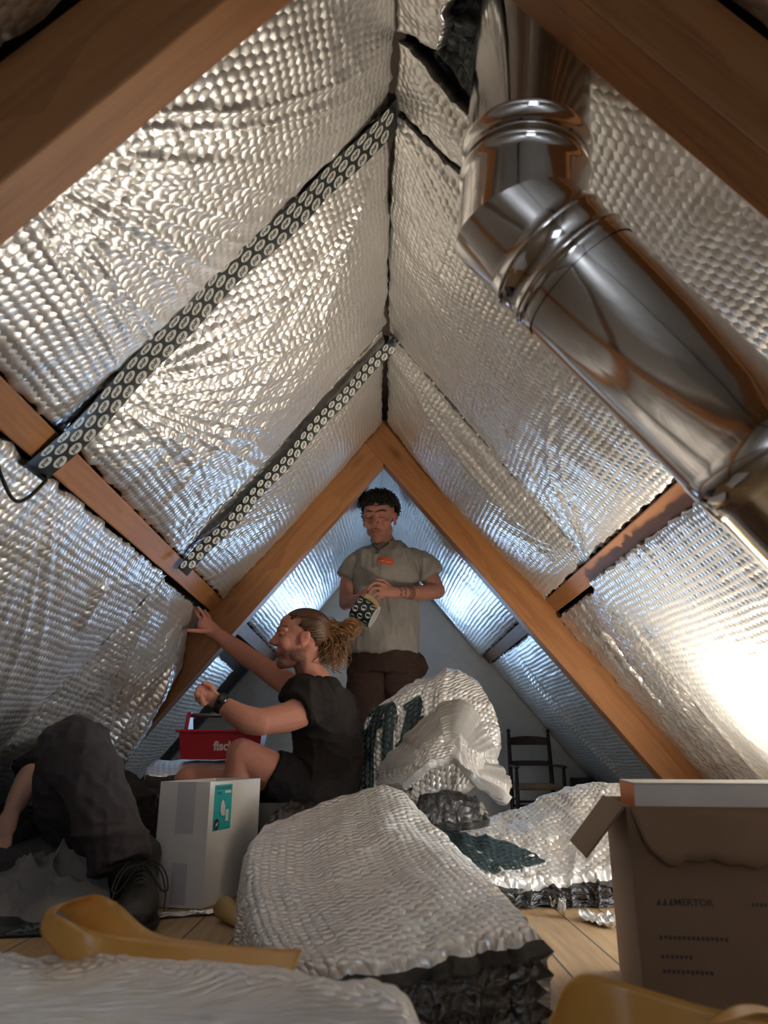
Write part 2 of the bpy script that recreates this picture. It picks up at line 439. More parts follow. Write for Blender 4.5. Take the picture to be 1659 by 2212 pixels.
# ------------------------------------------------------------------ roof insulation blankets
def smooth01(x): x = np.clip(x, 0, 1); return x*x*(3-2*x)
def slope_blanket(label, side, cor, sag=.07, pw=(.55, .6), off0=.0, fans=(), folds=(), seed=0, cell=.009, edge_amp=.012,
                  flat=.03, wr=.004, mat=None, far_lift=0.0, near_lift=0.0, thick=.03, wrdir=None, jit=.006, group=None, low_lift=0.0, far_prof=None, name='insulation_blanket'):
    (yA, wA), (yB, wB), (yC, wC), (yD, wD) = cor
    LY = max(abs(yB-yA), abs(yC-yD)); LW = max(abs(wD-wA), abs(wC-wB))/math.cos(TH)
    nu = max(12, int(LY/cell)); nv = max(12, int(LW/cell))
    u, v = np.meshgrid(np.linspace(0, 1, nu), np.linspace(0, 1, nv), indexing='ij')
    Y = (1-u)*(1-v)*yA+u*(1-v)*yB+u*v*yC+(1-u)*v*yD
    W = (1-u)*(1-v)*wA+u*(1-v)*wB+u*v*wC+(1-u)*v*wD
    S_ = W/math.cos(TH)
    # ragged outline
    eu = np.minimum(u, 1-u)*LY; ev = np.minimum(v, 1-v)*LW; e = np.minimum(eu, ev)
    jm = np.exp(-e/.02)*jit
    Y = Y+jm*vnoise(S_*45, Y*45, seed, seed); W = W+jm*.8*vnoise(Y*45, S_*45, seed+3, seed+1)
    fe = np.clip((np.minimum(u, 1-u)*LY-flat)/max(LY/2-flat, .01), 0, 1)
    fv = np.clip((np.minimum(v, 1-v)*LW)/(LW/2), 0, 1)
    prof = np.sin(fe*math.pi/2)**pw[0]*np.sin(fv*math.pi/2)**pw[1]
    D = off0+sag*prof*(1+.12*fbm(Y*2.5, S_*2.5, seed, 2, seed))
    D = D+far_lift*smooth01((u-.45)/.5)*(1 if far_prof is None else np.interp(v, far_prof[0], far_prof[1]))+near_lift*smooth01((.55-u)/.5)+low_lift*smooth01((v-.5)/.5)
    # soft wrinkles following the slope, and crumpled rims
    D = D+wr*fbm(Y*16, S_*3.5, seed, 3, seed+5)*1.6+wr*.7*fbm(Y*5, S_*22, seed, 2, seed+9)
    cr = crumple(Y*14+.3*vnoise(S_*9, Y*9, 0, seed), S_*14, seed+2)-.6
    D = D+edge_amp*cr*np.exp(-e/.035)
    for (y0, w0, a0, a1, n, amp, Rr) in fans:
        dy = Y-y0; ds = S_-w0/math.cos(TH); r = np.hypot(dy, ds)+1e-6
        ph = np.degrees(np.arctan2(ds, dy)); t = (ph-a0)/(a1-a0)
        m = smooth01(t*6)*smooth01((1-t)*6)
        tt = t*n+.9*vnoise(t*n*.7, r*2.0, seed, seed+4)+.25*vnoise(t*n*2.1, r*3, seed+1, seed+8)
        ridge = 1-np.abs(2*(tt-np.floor(tt))-1)
        q = r/Rr
        ampv = .55+.45*vnoise(np.floor(tt)*1.7, 0, 0, seed+6)
        D = D+amp*m*ampv*(ridge**2-.3)*np.minimum(q*4, 1)*np.exp(-q*1.1)
    for (p0, p1, wd, amp) in folds:
        ax, ay = p0[0], p0[1]/math.cos(TH); bx, by = p1[0], p1[1]/math.cos(TH)
        L = math.hypot(bx-ax, by-ay); dx, dy2 = (bx-ax)/L, (by-ay)/L
        al = (Y-ax)*dx+(S_-ay)*dy2; pe = -(Y-ax)*dy2+(S_-ay)*dx+.012*vnoise(al*5, 0, 0, seed+12)
        m = smooth01(al/L*5)*smooth01((1-al/L)*5)
        D = D+amp*m*np.exp(-(pe/wd)**2)
    X = X0+side*W-side*math.sin(TH)*D; Z = ZR-T*W-math.cos(TH)*D
    Z = np.maximum(Z, .006)
    Pg = np.stack([X, Y, Z], -1)
    V, A, B, rim = slab(Pg, thick, direction=(side*math.sin(TH), 0, math.cos(TH)))
    V = [(x, y, max(z, .003)) for x, y, z in V]
    Fc = A+B+rim
    if side < 0: Fc = [tuple(reversed(f)) for f in Fc]
    uv = np.stack([Y, S_], -1).reshape(-1, 2); uv = np.concatenate([uv, uv+.003])
    o = mesh(name, V, Fc, [mat or FOIL, FOIL_CUT], uv=uv, midx=[0]*len(A)+[0]*len(B)+[1]*len(rim))
    return tag(o, label, 'insulation', group)
yt = 3.285
# upper left
slope_blanket('large sagging foil blanket between the top left blurred rafter and the wider tape', -1,
    [(.86, .0), (1.46, .0), (1.51, .735), (.86, .735)], sag=.07, seed=1, cell=.007,
    fans=[(.80, .62, -70, 5, 17, .020, 1.0), (1.42, .06, 60, 175, 10, .008, .5), (.95, .78, -120, -60, 10, .012, .4)], wr=.004)
slope_blanket('foil blanket at upper left, between the two printed tapes', -1,
    [(1.47, .0), (2.49, .0), (2.53, .735), (1.52, .735)], sag=.10, seed=2, cell=.007,
    fans=[(1.50, .66, -88, 5, 15, .026, .8), (1.52, .0, 40, 85, 9, .024, .9), (2.50, .74, -175, -100, 9, .012, .5), (1.55, .78, -90, -20, 8, .014, .4)])
slope_blanket('narrow foil blanket at upper left, tucked against the far rafter below the narrower tape', -1,
    [(2.50, .0), (yt, .03), (yt, .735), (2.54, .735)], sag=.075, seed=3, cell=.007, far_lift=.02,
    fans=[(2.56, .70, -90, 0, 8, .011, .5), (2.52, .05, 20, 90, 7, .006, .4)])
# upper right
slope_blanket('foil blanket at upper right, running behind the flue and under the blurred near rafter', 1,
    [(.86, .10), (1.46, .36), (1.50, .735), (.86, .735)], sag=.05, seed=4, cell=.007, fans=[(.9, .12, 10, 80, 9, .008, .6)], edge_amp=.016)
slope_blanket('small foil strip at the ridge, left of where the flue passes through the roof', 1,
    [(.86, .0), (1.25, .0), (1.22, .09), (.86, .12)], sag=.02, seed=5, cell=.006, fans=[(1.2, .02, 60, 150, 5, .006, .3)], edge_amp=.016)
slope_blanket('narrow foil strip folded beside the upper flue, right of the ridge', 1,
    [(1.27, .0), (1.46, .0), (1.47, .34), (1.36, .34)], sag=.02, seed=6, cell=.006, edge_amp=.012)
slope_blanket('wide foil blanket at upper right with rows of bubbles, left of the flue', 1,
    [(1.48, .0), (2.50, .0), (2.62, .735), (1.50, .735)], sag=.085, seed=7, cell=.007,
    fans=[(2.66, .74, -170, -95, 11, .018, .8), (1.5, .0, 20, 85, 8, .009, .5)], folds=[((2.25, .15), (2.6, .68), .008, .010)])
slope_blanket('narrow foil blanket at upper right, resting along the far rafter', 1,
    [(2.52, .0), (yt, .03), (yt, .735), (2.64, .735)], sag=.085, seed=8, cell=.007, far_lift=.02,
    fans=[(2.68, .70, -90, 0, 7, .011, .45)], folds=[((2.62, .12), (2.72, .62), .007, -.02), ((2.66, .12), (2.76, .6), .006, .012)])
# lower left
slope_blanket('large foil blanket at lower left under the purlin, fanning out from its top corner', -1,
    [(.86, .79), (2.62, .79), (2.60, 1.60), (.86, 1.60)], sag=.05, seed=9, cell=.008,
    fans=[(1.62, .79, 10, 150, 19, .017, .9), (2.60, .80, 110, 178, 8, .010, .5)], folds=[((2.2, .86), (2.3, .98), .02, .016)])
slope_blanket('loose foil blanket held up against the left rafter by the seated man\'s hand', -1,
    [(2.62, .80), (3.24, .80), (3.22, 1.56), (2.60, 1.58)], sag=.03, seed=10, cell=.006, far_lift=.20, far_prof=([0, .08, .18, .3, .4, .53, 1], [0, .06, .45, .70, .85, 1, 1]), wr=.006,
    fans=[(2.68, .84, 40, 100, 10, .020, .8), (3.2, .8, 85, 120, 7, .014, .6), (2.95, 1.05, 60, 100, 5, .012, .3)], edge_amp=.016,
    folds=[((3.12, .9), (3.16, 1.5), .012, .02), ((3.05, 1.0), (3.1, 1.5), .010, .016)])
# lower right
slope_blanket('crumpled narrow foil blanket right of the far rafter, below the right purlin', 1,
    [(2.70, .80), (yt, .80), (yt, 1.58), (2.78, 1.60)], sag=.04, seed=11, cell=.006, wr=.009, far_lift=.03, mat=FOIL_CRUMPLED,
    fans=[(2.76, 1.0, 20, 85, 8, .014, .5), (3.0, .82, 60, 110, 8, .012, .5)], folds=[((2.95, .88), (3.0, 1.15), .012, -.03)], edge_amp=.02)
slope_blanket('large brightly lit foil blanket at lower right above the cardboard box', 1,
    [(.86, .79), (2.68, .775), (2.80, 1.60), (.86, 1.60)], sag=.05, seed=12, cell=.008, near_lift=0, off0=.03,
    fans=[(2.74, .86, 95, 175, 12, .015, .9), (2.80, 1.2, 60, 120, 7, .015, .6)], folds=[((2.62, .8), (2.72, 1.5), .012, .012)])
# beyond the far rafters
slope_blanket('bluish foil blanket high on the left beyond the far rafters', -1, [(3.40, -.012), (YF-.02, -.012), (YF-.02, .735), (3.40, .735)], sag=.11, seed=13, cell=.014, pw=(.5, .8), low_lift=.03)
slope_blanket('bluish foil blanket high on the right beyond the far rafters, behind the standing man', 1, [(3.40, -.012), (YF-.02, -.012), (YF-.02, .735), (3.40, .735)], sag=.11, seed=14, cell=.014, pw=(.5, .8), low_lift=.03,
    folds=[((4.9, .3), (5.1, .7), .015, -.02)])
slope_blanket('bluish foil blanket low on the right beyond the far rafter, above the little chair', 1, [(3.40, .79), (YF-.02, .79), (YF-.02, 1.62), (3.40, 1.62)], sag=.06, seed=15, cell=.012,
    folds=[((4.4, .82), (4.2, 1.5), .014, -.03), ((4.5, .82), (4.3, 1.5), .02, .015)])
slope_blanket('bluish foil blanket low on the left beyond the far rafter, behind the red tool tray', -1, [(3.40, .86), (4.60, .90), (4.60, 1.60), (3.40, 1.60)], sag=.07, seed=16, cell=.012, fans=[(3.5, .9, 30, 90, 8, .012, .6)])
# before the near rafters
slope_blanket('blurred foil blanket in the extreme top left corner above the near rafter', -1, [(YB+.02, .0), (.76, .0), (.76, .735), (YB+.02, .735)], sag=.03, seed=17, cell=.03)
slope_blanket('blurred foil blanket in the extreme top right corner above the near rafter', 1, [(YB+.02, .0), (.76, .0), (.76, .735), (YB+.02, .735)], sag=.03, seed=18, cell=.03)
for s_, sd in ((-1, 19), (1, 20)):
    slope_blanket('foil blanket low on the %s beside the camera' % ('left' if s_ < 0 else 'right'), s_, [(YB+.02, .79), (.84, .79), (.84, 1.62), (YB+.02, 1.62)], sag=.03, seed=sd, cell=.03)
# dark plastic membrane around the flue
slope_blanket('dark crumpled plastic membrane behind the flue at the ridge', 1, [(.86, .05), (1.47, .05), (1.47, .42), (.86, .42)], sag=.0, off0=-.055, seed=21, cell=.008, wr=.02,
    fans=[(1.2, .0, 30, 150, 9, .03, .5)], mat=FOIL_DARK, edge_amp=.01, thick=.01, name='roof_membrane')
# ------------------------------------------------------------------ printed tape
def printed_strip(name, fn, L, Wd, rows, dist, disc, mats, parent=None, nseg=60, ncross=6, flip=False, dir_=1, swap=False, th=.0006, ntext=True):
    """fn(a,b,h)->Vector : a along 0..L, b across -Wd/2..Wd/2, h height above the strip"""
    V = []; Fc = []; mi = []
    for i in range(nseg+1):
        for j in range(ncross+1): V.append(fn(L*i/nseg, Wd*(j/ncross-.5), 0))
    nb = len(V)
    for i in range(nseg+1):
        for j in range(ncross+1): V.append(fn(L*i/nseg, Wd*(j/ncross-.5), -th))
    g = grid_faces(nseg+1, ncross+1); Fc += g; Fc += [tuple(reversed([q+nb for q in f])) for f in g]; mi += [0]*len(Fc)
    tv, tf = text_vf('pif', .03)
    ts = disc*.42
    n = int(L/dist); rs = Wd/rows
    for r in range(rows):
        b0 = -Wd/2+rs*(r+.5)
        for k in range(n+1):
            a0 = dist*(k+.5*(r % 2)+.3)
            if a0-disc/2 < 0 or a0+disc/2 > L: continue
            o = len(V)
            pts = [(a0+math.cos(t)*disc/2, b0+math.sin(t)*disc/2*.88) for t in [2*math.pi*q/18 for q in range(18)]]
            cl = [(a, max(-Wd/2, min(Wd/2, b))) for a, b in pts]
            V += [fn(a, b, .0005) for a, b in cl]; Fc.append(tuple(range(o, o+18))); mi.append(1)
            o = len(V)
            for x, y in tv:
                a = a0+dir_*(x*ts if not swap else y*ts); b = b0+(y*ts if not swap else -x*ts)*dir_
                V.append(fn(a, max(-Wd/2, min(Wd/2, b)), .0009))
            for f in tf: Fc.append(tuple(i+o for i in f)); mi.append(0)
    if flip: Fc = [tuple(reversed(f)) for f in Fc]
    return mesh(name, V, Fc, mats, parent, midx=mi, smooth=False)
def tape_fn(side, y0, y1, w0, w1, wob=.01, lift=.014, sd=0, tilt=0.0, width=.08):
    Lw = (w1-w0)/math.cos(TH)
    def fn(a, b, h):
        t = a/Lw; yy = y0+(y1-y0)*t+b+wob*math.sin(t*9+sd)
        return SP(side, yy, w0+(w1-w0)*t, lift+h+.004*math.sin(t*23+sd)+.10*b*b/(width*.5)+tilt*(b+width/2))
    return fn, Lw
fn, Lw = tape_fn(-1, 1.468, 1.518, .0, .80, width=.10, lift=.016)
tag(printed_strip('seam_tape', fn, Lw, .10, 3, .044, .034, [TAPE_BLACK, TAPE_WHITE], nseg=90, dir_=-1), 'wide dark tape with white printed discs on the left seam nearest the camera', 'tape', None)
fn, Lw = tape_fn(-1, 2.543, 2.583, .0, .76, sd=2, width=.06, lift=.030, tilt=.45)
tag(printed_strip('seam_tape', fn, Lw, .06, 2, .040, .030, [TAPE_BLACK, TAPE_WHITE], nseg=90, dir_=-1), 'narrower printed dark tape over the left seam closer to the far rafter', 'tape', None)
# ------------------------------------------------------------------ flue
def Pz(px, py, zc):
    a = (px-CX)/F*zc; b = (CY-py)/F*zc
    x = a; y = zc*math.cos(PIT)-b*math.sin(PIT); z = zc*math.sin(PIT)+b*math.cos(PIT)
    c, s = math.cos(YAW), math.sin(YAW)
    return Vector((x*c+y*s, -x*s+y*c, H+z))
FR = .1
def pipe_section(name, p0, p1, prof, root, mit0=None, mit1=None, n=72, label=None):
    """lathe around p0->p1. prof = [(t metres, radius)]; mit = plane normal through the end point"""
    ax = (p1-p0).normalized(); _, y, z = frame(ax)
    V = []; m = len(prof)
    for i, (t, r) in enumerate(prof):
        for k in range(n):
            a = 2*math.pi*k/n; q = p0+ax*t+(y*math.cos(a)+z*math.sin(a))*r
            if i <= 1 and mit0 is not None: q = q+ax*((p0-q).dot(mit0)/ax.dot(mit0))+ax*(.0 if i == 0 else .004)
            if i >= m-2 and mit1 is not None: q = q+ax*((p1-q).dot(mit1)/ax.dot(mit1))-ax*(.0 if i == m-1 else .004)
            V.append(q)
    Fc = [(i*n+k, i*n+(k+1) % n, (i+1)*n+(k+1) % n, (i+1)*n+k) for i in range(m-1) for k in range(n)]
    o = mesh(name, V, Fc, STEEL, root)
    if label: o['label'] = label
    return o
def bead(t, w=.009, h=.006): return [(t-w, FR), (t-w*.6, FR+h*.6), (t, FR+h), (t+w*.6, FR+h*.6), (t+w, FR)]
flue = empty('flue_pipe', (.9, 1.2, 0)); tag(flue, 'shiny stainless steel flue pipe with an elbow, crossing the upper right', 'pipe')
M_ = Pz(1127, 490, 1.165); U1 = Pz(1131, 400, 1.195); U2 = Pz(1135, 343, 1.214); UT = Pz(1152, 78, 1.306)
ua = (UT-M_).normalized(); UT = M_+ua*1.15
Lp = Pz(1222, 593, 1.115); Le = Pz(1659, 1010, 1.045); la = (Le-M_).normalized()
mn = (ua-la).normalized(); mn = (-(ua)+la).normalized()
tL = lambda p: (p-M_).dot(la)
LL = (M_.z-.02-.07)/(-la.z)
t1 = (U1-M_).dot(ua); t2 = (U2-M_).dot(ua)
pipe_section('upper_section', M_+ua*(t1+.02), UT, [(0, FR*1.0), (.0, FR+.0022), (.004, FR+.0022), (.005, FR)]+bead(t2-t1-.012)+[(1.15-t1-.02, FR)], flue)
pipe_section('elbow_upper', M_, M_+ua*(t1+.021), [(0, FR), (.004, FR), (.13 if t1 > .15 else t1*.8, FR)]+bead(t1+.004)+[(t1+.021, FR)], flue, mit0=mn)
b1 = tL(Pz(1170, 548, 1.13)); b2 = tL(Lp)
pipe_section('elbow_lower', M_, M_+la*(b2+.02), [(0, FR), (.004, FR), (max(b1-.02, .03), FR)]+bead(b1, .008, .005)+[(b2-.02, FR)]+bead(b2-.008, .007, .006)+[(b2+.008, FR+.002), (b2+.02, FR+.002)], flue, mit0=mn)
t3 = tL(Pz(1583, 965, 1.05))
pipe_section('lower_section', M_+la*(b2+.02), M_+la*LL, [(0, FR), (t3-b2-.02, FR), (t3-b2-.02, FR+.0018), (t3-b2+.05, FR+.0018), (t3-b2+.05, FR), (LL-b2-.02, FR)], flue)
# ------------------------------------------------------------------ lamps
LAMPP = Vector((.98, 2.25, .30))
lm = empty('work_lamp', (.98, 2.2, 0)); tag(lm, 'small work floodlight standing on the floor behind the cardboard box, by the right slope', 'lamp')
V, Fc = merge([box_vf((.98, 2.2, .012), (.18, .14, .024)), box_vf((.90, 2.2, .12), (.012, .02, .22)), box_vf((1.06, 2.2, .12), (.012, .02, .22))])
mesh('stand', V, Fc, BLACK, lm, smooth=False)
V, Fc = box_vf((.98, 2.2, .24), (.145, .11, .09))
mesh('lamp_head', V, Fc, simple('lamp_yellow', (.55, .38, .03), .5), lm, smooth=False)
V, Fc = box_vf((.98, 2.2, .288), (.12, .085, .006))
mesh('lamp_glass', V, Fc, simple('lamp_glass_lit', (1, .9, .75), .3, emit=((1, .83, .62), 25)), lm, smooth=False)
ld = bpy.data.lights.new('floodlight', 'AREA'); ld.shape = 'RECTANGLE'; ld.size = .12; ld.size_y = .085; ld.energy = LAMP_POWER; ld.color = (1, .89, .74)
lo = bpy.data.objects.new('floodlight', ld); lo.location = (.98, 2.2, .30)
lo.rotation_euler = Vector((.22, -.05, 1)).to_track_quat('-Z', 'Y').to_euler(); link(lo, lm)
# ------------------------------------------------------------------ loose blankets and goods on the floor
def K(*a): return [P(*q) if not isinstance(q, Vector) else q for q in a]
def bisurf(ctrl, nu, nv):
    C = np.array([[list(p) for p in r] for r in ctrl], float)
    A = np.array([spline(C[:, j], nu) for j in range(C.shape[1])])      # ncol,nu,3
    return np.array([spline(A[:, i], nv) for i in range(nu)])           # nu,nv,3
def surf_uv(Pg):
    du = np.linalg.norm(np.diff(Pg, axis=0), axis=2).mean(1); dv = np.linalg.norm(np.diff(Pg, axis=1), axis=2).mean(0)
    a = np.concatenate([[0], np.cumsum(du)]); b = np.concatenate([[0], np.cumsum(dv)])
    return np.stack(np.meshgrid(a, b, indexing='ij'), -1)
def normals(Pg):
    n = np.cross(np.gradient(Pg, axis=0), np.gradient(Pg, axis=1)); n /= (np.linalg.norm(n, axis=2, keepdims=True)+1e-9); return n
def quilt(name, label, ctrl, bottom, seed=0, cell=.008, wr=.006, edge=.015, rim=(0, 0, 0, 0), mats=None, prints=(), nrim=9, flip=False, cat='insulation', round_=.02, group=None, bulge=.02, ragged=.006, crk=.0):
    """puffy sheet through ctrl; bottom = ('z', h) down to a level or ('d', t) a thickness along the normal. rim flags (u0,u1,v0,v1) 1 = cut, dark layers"""
    r0 = bisurf(ctrl, 12, 12); uv0 = surf_uv(r0)
    nu = max(14, int(uv0[-1, 0, 0]/cell)); nv = max(14, int(uv0[0, -1, 1]/cell))
    Pg = bisurf(ctrl, nu, nv); uv = surf_uv(Pg); n = normals(Pg)*(-1 if flip else 1)
    a, b = uv[..., 0], uv[..., 1]; LA, LB = a.max(), b.max()
    e = np.minimum(np.minimum(a, LA-a), np.minimum(b, LB-b))
    h = wr*(fbm(a*9, b*9, seed, 3, seed)*1.6+fbm(a*4, b*20, seed, 3, seed+3))+edge*(crumple(a*16, b*16, seed)-.6)*np.exp(-e/.03)
    if crk: h = h+crk*(crumple(a*11+fbm(a*7, b*7, 0, 2, seed), b*15, seed+4)-.5)
    h = h-round_*np.exp(-e/.012)
    Q = Pg+n*h[..., None]
    jm = np.exp(-e/.012)*ragged
    Q = Q+np.stack([jm*vnoise(a*60, b*60, 1, seed), jm*vnoise(a*60, b*60, 2, seed), 0*jm], -1)
    if bottom[0] == 'z':
        B = Q.copy(); B[..., 2] = bottom[1]
    else: B = Q-n*bottom[1]
    B[..., 2] = np.maximum(B[..., 2], .004); Q[..., 2] = np.maximum(Q[..., 2], .008)
    ua_ = np.concatenate([np.zeros((1, nv)), np.cumsum(np.linalg.norm(np.diff(Pg, axis=0), axis=2), 0)]); ub_ = np.concatenate([np.zeros((nu, 1)), np.cumsum(np.linalg.norm(np.diff(Pg, axis=1), axis=2), 1)], 1)
    V = list(Q.reshape(-1, 3)); UV = list(np.stack([ua_, ub_], -1).reshape(-1, 2)); Fc = grid_faces(nu, nv); mi = [0]*len(Fc)
    # boundary loop
    loop = [(i, 0, 2) for i in range(nu-1)]+[(nu-1, j, 1) for j in range(nv-1)]+[(i, nv-1, 3) for i in range(nu-1, 0, -1)]+[(0, j, 0) for j in range(nv-1, 0, -1)]
    m = len(loop); cen = Q.reshape(-1, 3).mean(0); prev = [i*nv+j for i, j, _ in loop]; per = 0; arcl = []
    for k, (i, j, s) in enumerate(loop): arcl.append(per); per += .008
    for q in range(1, nrim+1):
        t = q/nrim; cur = []
        for k, (i, j, s) in enumerate(loop):
            p0, p1 = Q[i, j], B[i, j]; p = p0*(1-t)+p1*t
            inner = Q[min(max(i, 2), nu-3), min(max(j, 2), nv-3)]; out = p0-inner; out[2] *= .2; L = np.linalg.norm(out)+1e-9; out = out/L
            cut = rim[s]
            if cut: am = .012*(1 if q % 2 else -1)*(0 if q == nrim else 1)+.010*vnoise(arcl[k]*30, q*.9, 0, seed)
            else: am = bulge*math.sin(math.pi*t)
            p = p+out*float(am)
            if cut and q < nrim: p[2] += float(.006*vnoise(arcl[k]*9, q*1.3, 3, seed))
            p[2] = max(p[2], .004); cur.append(len(V)); V.append(p); UV.append((arcl[k], t*.3))
        for k in range(m):
            k2 = (k+1) % m; Fc.append((prev[k2], prev[k], cur[k], cur[k2])); mi.append(1 if rim[loop[k][2]] else 0)
        prev = cur
    # bottom face as a grid
    o = len(V); 
    c_ = len(V); V.append(np.mean([V[x] for x in prev], axis=0)); UV.append((0, 0))
    for k in range(m):
        Fc.append((prev[(k+1) % m], prev[k], c_)); mi.append(0)
    Vn = normals(Q)*(-1 if flip else 1)
    # prints: list of (verts in (a,b) metres, faces) laid onto the sheet
    for pv, pf in prints:
        o = len(V)
        for (x, y) in pv:
            iu = min(max(x/LA, 0), 1)*(nu-1); jv = min(max(y/LB, 0), 1)*(nv-1)
            i, j = min(int(iu), nu-2), min(int(jv), nv-2); fa, fb = iu-i, jv-j
            pt = (Q[i, j]*(1-fa)+Q[i+1, j]*fa)*(1-fb)+(Q[i, j+1]*(1-fa)+Q[i+1, j+1]*fa)*fb
            V.append(pt+Vn[i, j]*.0045); UV.append((x, y))
        for f in pf: Fc.append(tuple(z+o for z in f)); mi.append(2)
    if flip: Fc = [tuple(reversed(f)) for f in Fc]
    o = mesh(name, V, Fc, mats or [FOIL_SOFT, FOIL_CUT, FOIL_PRINT], uv=UV, midx=mi)
    return tag(o, label, cat, group)
def disc_print(c, r, a0=0, a1=360, r0=0.0, n=40, m=8):
    V = []; Fc = []
    for i in range(n+1):
        t = R(a0+(a1-a0)*i/n)
        for j in range(m+1):
            rr = r0+(r-r0)*j/m; V.append((c[0]+math.cos(t)*rr, c[1]+math.sin(t)*rr))
    return V, grid_faces(n+1, m+1)
def clip_print(pr, A, B): return [(min(max(x, .003), A), min(max(y, .003), B)) for x, y in pr[0]], pr[1]
def strip_print(pts, w, n=60):
    """thick stroke as a grid along a polyline in (a,b)"""
    pts = [np.array(q) for q in spline([np.array((x, y, 0.)) for x, y in pts], n)]; V = []
    for i, q in enumerate(pts):
        d = pts[min(i+1, n-1)]-pts[max(i-1, 0)]; d /= np.linalg.norm(d)+1e-9
        for j in range(7): s = (j/6-.5)*w; V.append((q[0]-d[1]*s, q[1]+d[0]*s))
    return V, grid_faces(n, 7)
# big folded blanket in the middle foreground
quilt('folded_insulation_blanket', 'large puffy folded bubble foil blanket lying across the middle foreground', [
    K((600, 2085, 1.32), (720, 2088, 1.24), (880, 2064, 1.24), (1040, 2034, 1.28), (1165, 1998, 1.36)),
    K((530, 1990, 1.6), (680, 1962, 1.55), (840, 1930, 1.52), (985, 1915, 1.55), (1100, 1925, 1.62)),
    K((518, 1900, 1.85), (650, 1880, 1.82), (780, 1850, 1.8), (905, 1832, 1.84), (1022, 1852, 1.9)),
    K((530, 1825, 2.08), (640, 1800, 2.1), (740, 1772, 2.1), (850, 1755, 2.12), (948, 1776, 2.16)),
    K((560, 1785, 2.28), (640, 1752, 2.34), (730, 1715, 2.38), (820, 1688, 2.4), (876, 1702, 2.38))],
    ('z', .005), seed=31, rim=(1, 1, 0, 0), cell=.007, wr=.007, bulge=.010, flip=True, edge=.012)
# the nearest, blurred blanket
quilt('folded_insulation_blanket', 'blurred bubble foil blanket filling the bottom left corner, under the tan curl', [
    [Vector((-1.0, .42, .14)), Vector((-.6, .42, .15)), Vector((-.3, .42, .15)), Vector((-.12, .42, .14)), Vector((.02, .42, .12))],
    [Vector((-1.0, .7, .16)), Vector((-.6, .7, .17)), Vector((-.3, .7, .165)), Vector((-.1, .7, .15)), Vector((.06, .68, .13))],
    K((-180, 2100, .96), (200, 2120, .92), (480, 2135, .88), (720, 2155, .87), (925, 2205, .85)),
    K((-180, 2028, 1.12), (200, 2052, 1.06), (500, 2072, 1.02), (760, 2094, 1.0), (900, 2142, .97))],
    ('z', .005), seed=32, rim=(0, 0, 0, 1), cell=.008, wr=.006, flip=True, bulge=.03)
# curved blanket at right
quilt('folded_insulation_blanket', 'curved bubble foil blanket with dark printed arc, left of the brown box', [
    K((1000, 1880, 2.35), (1100, 1898, 2.36), (1200, 1899, 2.38), (1310, 1882, 2.38), (1405, 1856, 2.4)),
    K((960, 1840, 2.5), (1070, 1850, 2.5), (1190, 1850, 2.52), (1310, 1820, 2.52), (1400, 1796, 2.5)),
    K((925, 1790, 2.7), (1050, 1795, 2.7), (1180, 1785, 2.72), (1300, 1745, 2.7), (1395, 1730, 2.65)),
    K((900, 1762, 2.85), (1020, 1757, 2.9), (1120, 1742, 2.95), (1230, 1690, 2.9), (1372, 1678, 2.75))],
    ('z', .004), seed=33, rim=(1, 1, 0, 1), cell=.006, wr=.008, flip=True, edge=.02, crk=.018, ragged=.01,
    prints=[clip_print(disc_print((-.02, .0), .38, 0, 62, .12), 9, 9)])
# tall folded blanket behind, with the big dark print
pif_v, pif_f = text_vf('pif', .02)
def big_text(s, cx, cy, sc, ang):
    v, f = text_vf(s, .03); c, sn = math.cos(ang), math.sin(ang)
    return [(cx+sc*(x*c-y*sn), cy+sc*(x*sn+y*c)) for x, y in v], f
quilt('folded_insulation_blanket', 'tall folded bubble foil blanket with big dark print, right of the standing man', [
    K((772, 1730, 2.92), (850, 1740, 2.9), (950, 1730, 2.86), (1050, 1660, 2.82)),
    K((772, 1640, 2.96), (860, 1620, 2.94), (960, 1600, 2.9), (1078, 1595, 2.85)),
    K((778, 1560, 3.02), (870, 1520, 3.0), (970, 1490, 2.98), (1072, 1530, 2.93)),
    K((835, 1520, 3.10), (905, 1470, 3.10), (975, 1445, 3.10), (1040, 1478, 3.06)),
    K((850, 1560, 3.20), (915, 1500, 3.22), (975, 1470, 3.22), (1030, 1500, 3.18))],
    ('d', .045), seed=34, cell=.006, wr=.010, flip=True, crk=.012, edge=.01, ragged=.003, bulge=.0, nrim=4,
    prints=[strip_print([(.02, .05), (.20, .045), (.33, .075)], .055), strip_print([(.36, .03), (.34, .10), (.30, .13), (.2, .125), (.06, .13)], .045),
            strip_print([(.27, .02), (.27, .16)], .03), strip_print([(.04, .21), (.18, .205), (.28, .22), (.33, .20)], .06), strip_print([(.16, .17), (.23, .27)], .05)])
quilt('folded_insulation_blanket', 'curled fold of bubble foil leaning in front of the dark printed blanket', [
    K((845, 1692, 2.74), (905, 1600, 2.76), (990, 1535, 2.80), (1025, 1600, 2.76), (1062, 1680, 2.72)),
    K((838, 1715, 2.66), (905, 1640, 2.64), (985, 1585, 2.68), (1010, 1640, 2.62), (1075, 1725, 2.6)),
    K((880, 1712, 2.58), (925, 1680, 2.55), (975, 1660, 2.58), (1010, 1690, 2.55), (1088, 1750, 2.53))],
    ('d', .03), seed=35, cell=.006, wr=.010, flip=True, crk=.014, edge=.012, ragged=.003, bulge=.0, nrim=4)
